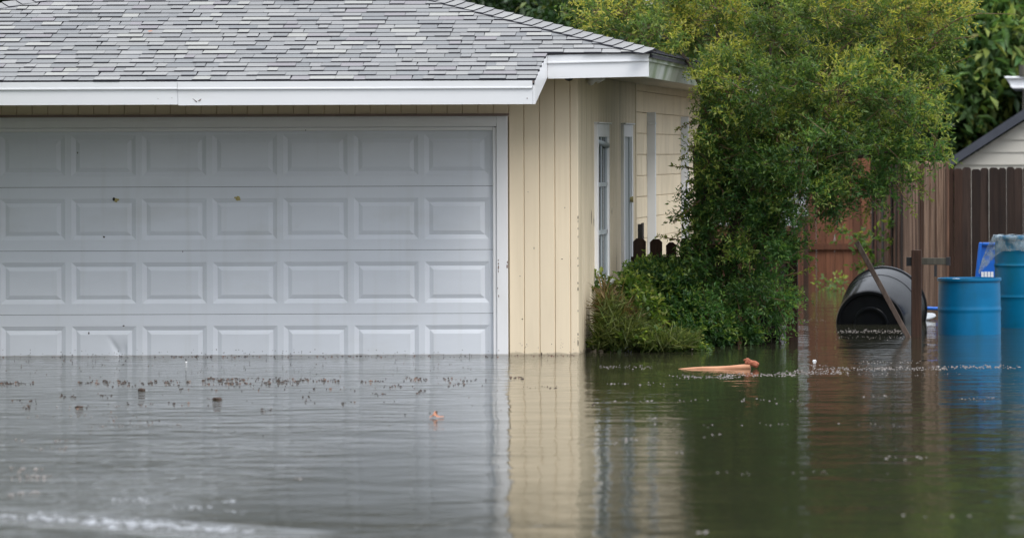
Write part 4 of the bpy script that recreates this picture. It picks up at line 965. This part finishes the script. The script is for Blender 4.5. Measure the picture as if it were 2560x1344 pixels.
# ------------------------------------------------------------------ floating things
def flog():
    A_, B_ = (1690, 919), (1880, 921); Yg = YW(1790, 921); pts = []; rad = []
    for i in range(15):
        s = i / 14; x = WX(1690 + 185 * s, Yg); r = .004 + .022 * s ** .8; pts.append((x, Yg + .01 * math.sin(3 * s), -.006 + .018 * s + .004 * math.sin(7 * s))); rad.append(r)
    root = empty('floating_log', (WX(1790, Yg), Yg, 0)); tag(root, 'orange peeled tapering log with a broken knotted end floating in front of the bush', 'log')
    m = MB(); m.tube(pts, rad, 14); tp(auto_smooth(m.build('log_shaft', M['log']), 50), root)
    m = MB(); e = Vector((WX(1868, Yg), Yg, .03))
    m.tube([e + Vector((-.02, 0, .012)), e + Vector((.0, 0, .022)), e + Vector((.03, 0, .018)), e + Vector((.06, 0, .004)), e + Vector((.085, -.005, -.012))], [.014, .026, .02, .028, .022], 12)
    m.tube([e + Vector((-.03, .0, .03)), e + Vector((-.01, 0, .048)), e + Vector((.02, 0, .038))], [.008, .012, .009], 8)
    o = tp(m.build('broken_end', M['logend']), root); dm = o.modifiers.new('sub', 'SUBSURF'); dm.levels = dm.render_levels = 2
    tx = bpy.data.textures.new('rough', 'CLOUDS'); tx.noise_scale = .02; d_ = o.modifiers.new('rough', 'DISPLACE'); d_.texture = tx; d_.strength = .014; d_.mid_level = .5
flog()
def chunk(name, label, px, py, w, hgt, mat, cat_='debris', grp=None, seed=0):
    Yc = YW(px, py); g = random.Random(seed); s = Yc / F; bm = bmesh.new(); bmesh.ops.create_icosphere(bm, subdivisions=2, radius=1)
    for v_ in bm.verts: v_.co = Vector((v_.co.x * w / 2 * s, v_.co.y * w / 3 * s, v_.co.z * hgt * s)) * g.uniform(.72, 1.2)
    me = bpy.data.meshes.new(name); bm.to_mesh(me); bm.free(); me.materials.append(mat); o = bpy.data.objects.new(name, me); COL.objects.link(o); o.location = (WX(px, Yc, py), Yc, hgt * s * .15); tag(o, label, cat_, grp); return o
M['leafbrown'] = material('curled_leaf', (.36, .15, .08), .6, .3, (40, 40, 40))
fl = mk('fallen_leaf', [tuple(W(375 + a, 84, 36.1) + Vector((0, b * .02, b * .006 + .02))) for a, b in ((-7, 0), (0, -1), (8, .2), (1, 1.2))], [(0, 1, 2, 3)], M['leafbrown']); tag(fl, 'single orange dead leaf lying on the grey shingles', 'leaf')
def curled():
    px, py = 1092, 1044; Yc = YW(px, py); s = Yc / F; root = empty('curled_leaf', (WX(px, Yc, py), Yc, 0)); tag(root, 'small curled orange brown leaf floating alone in the open water', 'leaf')
    V = []; n = 12
    for i in range(n):
        a = i / (n - 1)
        for j in range(5):
            b = j / 4 - .5; wd_ = 15 * math.sin(math.pi * (a * .9 + .05)) * s
            V.append(((a - .5) * 36 * s, b * wd_ * 2.2, (4 + 14 * math.exp(-((a - .38) / .14) ** 2)) * s * (1 - 1.2 * abs(b)) + .002))
    mk('leaf_blade', V, [(i*5+j, i*5+j+1, (i+1)*5+j+1, (i+1)*5+j) for i in range(n-1) for j in range(4)], M['leafbrown'], root, True)
    m = MB(); m.tube([(-.004, 0, .012), (-.006, 0, .03), (.0, 0, .048)], [.009, .010, .003], 8); m.build('stalk', M['debris'], root, True)
curled()
chunk('bark_piece', 'dark bark piece floating left of centre, largest dark speck', 353, 976, 20, 6, M['debris'], 'bark', None, 1)
chunk('bark_piece', 'dark bark flake floating below the middle of the debris line', 543, 998, 26, 5, M['debris'], 'bark', None, 2)
chunk('bark_piece', 'dark flake floating furthest left in the foreground debris', 198, 1017, 20, 4, M['debris'], 'bark', None, 3)
chunk('white_cup', 'tiny white foam cup scrap floating below the wooden post', 2036, 903, 10, 4, M['label'], 'cup scrap', None, 4)
cb = chunk('float_bobber', 'tiny white and black bobber floating in front of the garage door', 465, 906, 6, 4, M['label'], 'bobber', None, 5)
m = MB(); m.tube([(0, 0, .006), (0, 0, .03)], [.006, .003], 6); m.build('bobber_tip', M['blackmetal'], cb)
# scattered debris and scum, uncountable
def scatter(name, label, specs, mats, seed, cat_, zf=.25, sticks=0):
    g = random.Random(seed); m = MB()
    for (n, x0, x1, y0, y1, sm, sM, mi) in specs:
        for _ in range(n):
            px, py = g.uniform(x0, x1), (g.gauss((y0 + y1) / 2, (y1 - y0) / 2.6)); Yc = YW(px, py)
            if not 14 < Yc < 52: continue
            s = Yc / F; w = (sm + (sM - sm) * g.random() ** 2.5) * .78 * s; c = Vector((WX(px, Yc, py), Yc, .0)); k = 7; d_ = w * g.uniform(1.2, 3.2); hh_ = min(w * zf, .012) * g.uniform(.5, 1.2)
            ring = [(c.x + w / 2 * math.cos(2*math.pi*i/k) * g.uniform(.6, 1.1), c.y + d_ / 2 * math.sin(2*math.pi*i/k) * g.uniform(.6, 1.1), .0015) for i in range(k)]
            low = [(a, b, -.004) for a, b, _c in ring]
            m.add(ring + low + [(c.x, c.y, .0015 + hh_)], [(i, (i+1) % k, 2*k) for i in range(k)] + [(i + k, (i+1) % k + k, (i+1) % k, i) for i in range(k)], g.choice(mi))
    for _ in range(sticks):
        px, py = g.uniform(10, 1400), g.gauss(956, 14); Yc = YW(px, py); c = Vector((WX(px, Yc, py), Yc, .002)); a_ = g.uniform(-.5, .5) + (math.pi if g.random() < .5 else 0); l_ = g.uniform(.02, .07)
        m.tube([c - Vector((math.cos(a_), math.sin(a_), 0)) * l_, c + Vector((0, 0, .003)), c + Vector((math.cos(a_), math.sin(a_), 0)) * l_], [.002, .003, .0015], 5, m=g.choice(mi))
    o = m.build(name, mats); tag(o, label, cat_, kind='stuff'); return o
specs = []
g3 = random.Random(5)
for cxp, cyp, wsp, n in [(40, 958, 90, 40), (260, 955, 130, 40), (420, 953, 110, 34), (560, 949, 110, 44), (700, 953, 90, 40), (800, 950, 110, 36), (930, 952, 60, 14), (1040, 946, 60, 26), (1150, 948, 90, 14), (590, 957, 80, 22), (640, 946, 260, 40), (700, 972, 500, 22), (170, 989, 40, 14), (265, 988, 30, 7),
                         (70, 1017, 40, 12), (205, 1015, 30, 8), (540, 996, 44, 12), (955, 984, 50, 10), (1055, 979, 26, 9), (665, 1025, 30, 9), (760, 990, 40, 4), (500, 960, 480, 40), (350, 1050, 160, 8), (1000, 964, 80, 12), (1150, 960, 60, 8), (60, 1000, 60, 8), (1290, 945, 40, 12), (1350, 968, 90, 14), (1480, 1008, 14, 4), (900, 1004, 300, 9), (400, 1010, 300, 14)]:
    specs.append((n, cxp - wsp / 2, cxp + wsp / 2, cyp - 3, cyp + 3, 3, 12, [0, 0, 0, 1]))
specs += [(170, 0, 1245, 888.5, 892, 2, 9, [0, 0, 1]), (30, 1275, 1440, 887, 889, 2, 7, [0, 1]), (70, 0, 1230, 895, 945, 2, 4, [0, 1]), (60, 0, 1300, 960, 1060, 2, 5, [0, 0, 1])]
scatter('floating_debris', 'dark brown leaf bits drifting in lines on the grey water before the garage door', specs, [M['debris'], M['debris_l']], 1, 'debris', zf=.2)
specs = []
for cxp, cyp, wsp, n, a, b in [(1560, 917, 140, 60, 2, 6), (1780, 942, 140, 90, 3, 9), (1900, 937, 180, 120, 3, 9), (2030, 930, 180, 110, 3, 9), (2130, 921, 200, 110, 3, 9), (2280, 921, 180, 110, 3, 9), (2440, 917, 220, 120, 3, 9), (2230, 906, 200, 50, 2, 6), (2050, 915, 120, 40, 2, 8), (1700, 940, 60, 16, 3, 9), (1600, 960, 200, 18, 3, 12),
                               (2180, 828, 170, 160, 2, 7), (2180, 842, 200, 60, 2, 5), (2030, 800, 70, 14, 2, 5), (2440, 997, 120, 22, 3, 8), (2190, 989, 60, 8, 4, 12), (2150, 935, 500, 80, 2, 6), (1750, 1000, 500, 30, 3, 12), (1580, 1098, 40, 5, 8, 22), (1700, 1129, 20, 3, 6, 16), (1780, 1085, 40, 4, 6, 16), (1630, 1046, 26, 4, 6, 16), (2240, 1145, 60, 4, 6, 18), (2300, 1143, 40, 3, 6, 18),
                               (1500, 1110, 90, 4, 6, 14), (1900, 1060, 700, 26, 3, 10), (1900, 1180, 900, 22, 4, 10), (100, 1100, 240, 14, 4, 12), (120, 1120, 120, 12, 4, 12), (80, 1190, 110, 16, 8, 18), (200, 1040, 300, 16, 3, 9), (330, 1062, 260, 22, 3, 9), (230, 1015, 200, 20, 2, 7), (70, 1170, 90, 10, 8, 20), (60, 1230, 80, 8, 8, 22), (740, 1196, 30, 4, 6, 18), (1740, 1330, 60, 3, 14, 26), (2400, 1290, 300, 5, 8, 18)]:
    specs.append((n, cxp - wsp / 2, cxp + wsp / 2, cyp - 3, cyp + 3, a, b, [0]))
scatter('foam_flecks', 'pale scum flecks drifting over the dark green water on the right', specs, [M['foam']], 2, 'foam', zf=.12)

specs = []  # pale flecks imitate bright sky reflected on a ripple
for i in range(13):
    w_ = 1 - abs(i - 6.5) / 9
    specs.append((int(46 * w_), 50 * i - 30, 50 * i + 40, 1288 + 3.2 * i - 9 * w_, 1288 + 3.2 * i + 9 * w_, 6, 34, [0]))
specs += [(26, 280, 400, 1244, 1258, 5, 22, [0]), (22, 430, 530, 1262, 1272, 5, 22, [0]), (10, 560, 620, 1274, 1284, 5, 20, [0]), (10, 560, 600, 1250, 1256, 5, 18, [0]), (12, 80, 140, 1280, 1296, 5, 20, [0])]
M['glint_white'] = material('glint_white', (.29, .30, .315), .6, .3, (20, 20, 20), coord='World')
scatter('glint_streak', 'broken white flecks painted as sky glint on the grey water in the near left corner', specs, [M['glint_white']], 6, 'foam', zf=.08)
